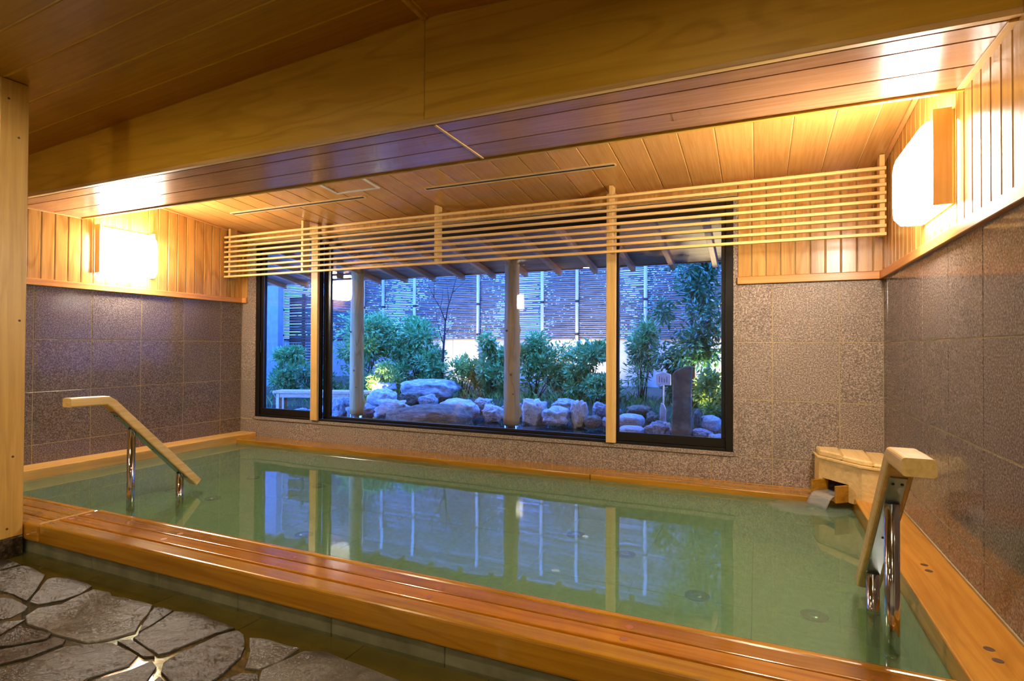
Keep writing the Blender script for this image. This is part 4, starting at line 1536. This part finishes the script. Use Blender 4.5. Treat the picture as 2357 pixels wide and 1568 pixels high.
def shrub(name, x, y, w, d, z1, n, size, mat, label, seed, stems=6, cat='shrub', group='garden shrubs', clumps=16, wide=0.36, low=0.15):
    rs = random.Random(seed)
    z0 = ground_z(x, y) - 0.02
    e = empty(name, (x, y, z0))
    tag(e, label, cat, group)
    H = z1 - z0
    cs = []
    for k in range(clumps):
        a = rs.uniform(0, 2 * math.pi)
        t = rs.uniform(low, 0.92)
        prof = math.sin(math.pi * min(1, 0.18 + 0.80 * t)) ** 0.6
        rr = math.sqrt(rs.random()) * prof
        cs.append((Vector((math.cos(a) * rr * w / 2 * 0.85, math.sin(a) * rr * d / 2 * 0.85, H * t)), rs.uniform(0.55, 1.1)))

    def place(q):
        c, s = cs[q.randrange(len(cs))]
        g = Vector((q.gauss(0, 1), q.gauss(0, 1), q.gauss(0, 1)))
        p = c + Vector((g.x * w * 0.10 * s, g.y * d * 0.10 * s, g.z * H * 0.07 * s))
        p.z = max(p.z, 0.03)
        p.z = min(p.z, H)
        return p, g.normalized() + Vector((0, 0, 0.15))
    link('foliage', leaf_mesh('foliage', int(n * 1.7), place, size * 1.12, mat, rs, wide=wide), None, e)
    for k in range(stems):
        c, s = cs[k % len(cs)]
        b = Vector((rs.uniform(-0.05, 0.05), rs.uniform(-0.05, 0.05), 0))
        m_ = (b + c) / 2 + Vector((rs.uniform(-0.04, 0.04), rs.uniform(-0.04, 0.04), 0.05))
        tube('stem', [b, m_, c], [0.010, 0.007, 0.003], 'bark', e, 6)
    return e


shrub('shrub', -1.15, 3.55, 1.3, 0.9, 1.55, 3800, 0.075, 'leaf_teal', 'large teal-green bush behind the log post near the bench', 1, 9, clumps=26)
shrub('shrub', -0.25, 3.75, 1.0, 0.8, 1.42, 3000, 0.075, 'leaf_teal', 'feathery green bush between the bench-side log post and the bare tree', 2, 8, clumps=22)
shrub('shrub', -2.35, 3.05, 0.95, 0.6, 0.90, 2200, 0.07, 'leaf_teal', 'low dark bush behind the wooden bench by the plastered wall', 3, 6)
shrub('shrub', -1.7, 2.9, 0.8, 0.5, 0.60, 1500, 0.06, 'leaf_dark', 'low leafy bush under the first timber mullion beside the bench', 31, 5)
shrub('shrub', -0.42, 3.0, 0.55, 0.4, 0.72, 1100, 0.06, 'leaf_lit', 'small floodlit yellow-green shrub above the pale rocks', 4, 5)
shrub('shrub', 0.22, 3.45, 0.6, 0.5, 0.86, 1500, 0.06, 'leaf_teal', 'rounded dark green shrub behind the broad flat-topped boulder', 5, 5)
shrub('shrub', 0.88, 3.3, 0.6, 0.5, 0.80, 1200, 0.065, 'leaf_lit', 'small lit shrub just past the bare tree', 6, 5)
shrub('shrub', 1.32, 3.35, 0.62, 0.5, 1.14, 1900, 0.075, 'leaf_teal', 'teal shrub half hidden by the middle log post', 7, 6)
shrub('shrub', 1.98, 3.45, 0.7, 0.6, 1.12, 2000, 0.075, 'leaf_teal', 'bushy teal shrub on the far side of the middle log post', 8, 7)
shrub('shrub', 2.40, 3.75, 0.6, 0.5, 1.08, 1500, 0.06, 'leaf_lit', 'pale lit shrub against the fence panels behind the middle bushes', 9, 6)
shrub('shrub', 2.85, 3.35, 0.75, 0.6, 1.02, 2100, 0.075, 'leaf_teal', 'dense dark teal shrub beside the second timber mullion', 10, 7)
shrub('shrub', 3.05, 3.0, 0.45, 0.4, 0.56, 900, 0.06, 'leaf_teal', 'low leafy clump behind the grey sloping rock', 11, 4)
shrub('shrub', 3.55, 3.5, 0.5, 0.4, 1.34, 1200, 0.085, 'leaf_teal', 'thin bamboo-like plant in the last window pane', 12, 9, wide=0.2, low=0.3)
shrub('shrub', 4.02, 3.4, 0.5, 0.4, 0.95, 1200, 0.07, 'leaf_dark', 'dark shrub behind the signboard', 13, 5)
shrub('shrub', 4.50, 2.75, 0.42, 0.35, 0.72, 1000, 0.065, 'leaf_lit', 'yellow-green shrub glowing in the floodlight by the window end', 14, 5)
shrub('shrub', 5.15, 3.0, 0.7, 0.6, 1.2, 1500, 0.075, 'leaf_teal', 'green shrub past the end of the window', 15, 5)

# evergreen tree in the last pane
tx, ty = 4.27, 3.05
z0 = ground_z(tx, ty)
te = empty('evergreen_tree', (tx, ty, z0))
tag(te, 'slender evergreen tree with glossy leaves behind the standing stone', 'tree')
tube('trunk', [(0, 0, 0), (-0.02, 0, 0.5), (-0.03, 0.0, 1.0), (-0.05, 0.0, 1.6), (-0.06, 0.0, 2.3)], [0.032, 0.028, 0.022, 0.016, 0.008], 'bark', te, 10)
rs = random.Random(5)
cl_ = []
for k in range(46):
    t = rs.uniform(0.0, 1.0)
    zz = 0.62 + 1.75 * t
    a = rs.uniform(0, 2 * math.pi)
    rr = rs.uniform(0.12, 0.46) * (1.0 - 0.25 * abs(t - 0.45))
    cl_.append(Vector((math.cos(a) * rr - 0.03, math.sin(a) * rr * 0.8, zz)))
for k in range(0, 46, 3):
    c = cl_[k]
    tube('branch', [(-0.03, 0, c.z - 0.16), (c.x * 0.5, c.y * 0.5, c.z - 0.05), tuple(c)], [0.008, 0.006, 0.003], 'bark', te, 6)


def place_tree(q):
    c = cl_[q.randrange(len(cl_))]
    g = Vector((q.gauss(0, 1), q.gauss(0, 1), q.gauss(0, 1)))
    return c + g * 0.062, g.normalized()


link('foliage', leaf_mesh('foliage', 5600, place_tree, 0.085, 'leaf_dark', rs, wide=0.42), None, te)

# bare tree
bt = empty('bare_tree', (0.40, 3.42, ground_z(0.4, 3.42)))
tag(bt, 'leafless forked sapling against the bamboo fence', 'tree')
zb_ = bt.location.z
T = lambda x, z, dy=0: (x - 0.40, dy, z - zb_)
tube('trunk', [T(0.40, zb_), T(0.41, 0.6), T(0.43, 0.95), T(0.46, 1.34)], [0.024, 0.020, 0.017, 0.014], 'bark_dark', bt, 8)
for pts, ra in (([T(0.46, 1.34), T(0.36, 1.55), T(0.25, 1.72), T(0.14, 1.92)], 0.010), ([T(0.46, 1.34), T(0.50, 1.55), T(0.58, 1.78), T(0.66, 2.05)], 0.011), ([T(0.25, 1.72), T(0.24, 1.85), T(0.26, 2.02)], 0.006), ([T(0.25, 1.72), T(0.12, 1.76), T(0.02, 1.83)], 0.005), ([T(0.52, 1.62), T(0.50, 1.8), T(0.46, 2.0)], 0.006), ([T(0.58, 1.78), T(0.70, 1.88), T(0.82, 1.95)], 0.005), ([T(0.43, 0.95), T(0.36, 1.15), T(0.30, 1.36), T(0.28, 1.55)], 0.007), ([T(0.44, 1.1), T(0.52, 1.22), T(0.62, 1.38)], 0.005), ([T(0.36, 1.55), T(0.40, 1.7), T(0.41, 1.9)], 0.005)):
    tube('branch', pts, [ra * (1 - 0.55 * i / (len(pts) - 1)) for i in range(len(pts))], 'bark_dark', bt, 6)

# trees beyond the fence
for k, (xx, yy, w_, z_, lab) in enumerate(((-1.6, 7.6, 2.6, 3.6, 'tall dark tree beyond the bamboo fence behind the bench side'), (1.5, 8.0, 2.4, 3.2, 'dark tree beyond the fence behind the middle log post'), (3.9, 7.4, 2.2, 3.8, 'dark tree beyond the fence behind the evergreen'), (-5.0, 7.5, 3.0, 3.6, 'dark tree beyond the fence past the plastered wall'))):
    shrub('garden_tree', xx, yy, w_, 1.6, z_, 2600, 0.17, 'leaf_dark', lab, 60 + k, 7, 'tree', 'trees beyond the fence', clumps=34, low=0.2)

# grass tufts between the rocks and the shrubs
rs = random.Random(9)
v, fa = [], []
for i in range(2600):
    xx = rs.uniform(-2.5, 5.2)
    yy = rs.uniform(2.5, 3.6)
    zz = ground_z(xx, yy) - 0.01
    hh = rs.uniform(0.05, 0.15)
    a = rs.uniform(0, 6.28)
    dx, dy = math.cos(a), math.sin(a)
    b = len(v)
    lean = rs.uniform(0.2, 0.8) * hh
    v += [(xx - dy * 0.005, yy + dx * 0.005, zz), (xx + dy * 0.005, yy - dx * 0.005, zz), (xx + dx * lean * 0.4 + dy * 0.003, yy + dy * lean * 0.4 - dx * 0.003, zz + hh * 0.7), (xx + dx * lean, yy + dy * lean, zz + hh)]
    fa += [(b, b + 1, b + 2), (b, b + 2, b + 3)]
me = bpy.data.meshes.new('grass')
me.from_pydata(v, [], fa)
me.materials.append(M['grass'])
tag(link('grass', me), 'short tufted grass growing behind the bath rocks', 'grass', None, 'stuff')

# garden floodlights, each with its own lamp
def floodlight(x, y, aim, energy, label):
    z = ground_z(x, y)
    e = empty('garden_floodlight', (x, y, z))
    tag(e, label, 'floodlight', 'garden floodlights')
    tube('stake', [(0, 0, -0.05), (0, 0, 0.06)], 0.008, 'spot_body', e, 8)
    d = (Vector(aim) - Vector((x, y, z + 0.1))).normalized()
    p = Vector((0, 0, 0.09))
    tube('housing', [p - d * 0.05, p + d * 0.03], [0.022, 0.030], 'spot_body', e, 14)
    tube('lens', [p + d * 0.026, p + d * 0.032], 0.027, 'spot_glow', e, 14)
    L = bpy.data.lights.new('flood', 'SPOT')
    L.energy = energy * 2.2
    L.color = (1.0, 0.80, 0.42)
    L.spot_size = math.radians(120)
    L.spot_blend = 0.8
    L.shadow_soft_size = 0.03
    lo = bpy.data.objects.new('flood', L)
    COL.objects.link(lo)
    lo.parent = e
    lo.location = p + d * 0.05
    lo.rotation_euler = d.to_track_quat('-Z', 'Y').to_euler()


floodlight(-0.42, 2.72, (-0.42, 3.4, 0.9), 39, 'small floodlight hidden by the yellow-green shrub above the pale rocks')
floodlight(0.75, 2.95, (0.95, 3.8, 0.8), 39, 'small floodlight beside the lit shrub past the bare tree')
floodlight(0.05, 4.2, (0.1, 4.95, 0.8), 36, 'small floodlight at the fence foot behind the bare tree')
floodlight(2.15, 4.1, (2.2, 4.95, 0.9), 46, 'small floodlight at the fence foot behind the middle bushes')
floodlight(4.45, 3.35, (4.5, 2.6, 0.9), 54, 'small floodlight glowing behind the shrub at the window end')
floodlight(4.75, 4.3, (4.6, 4.95, 0.7), 32, 'small floodlight at the fence foot near the window end')
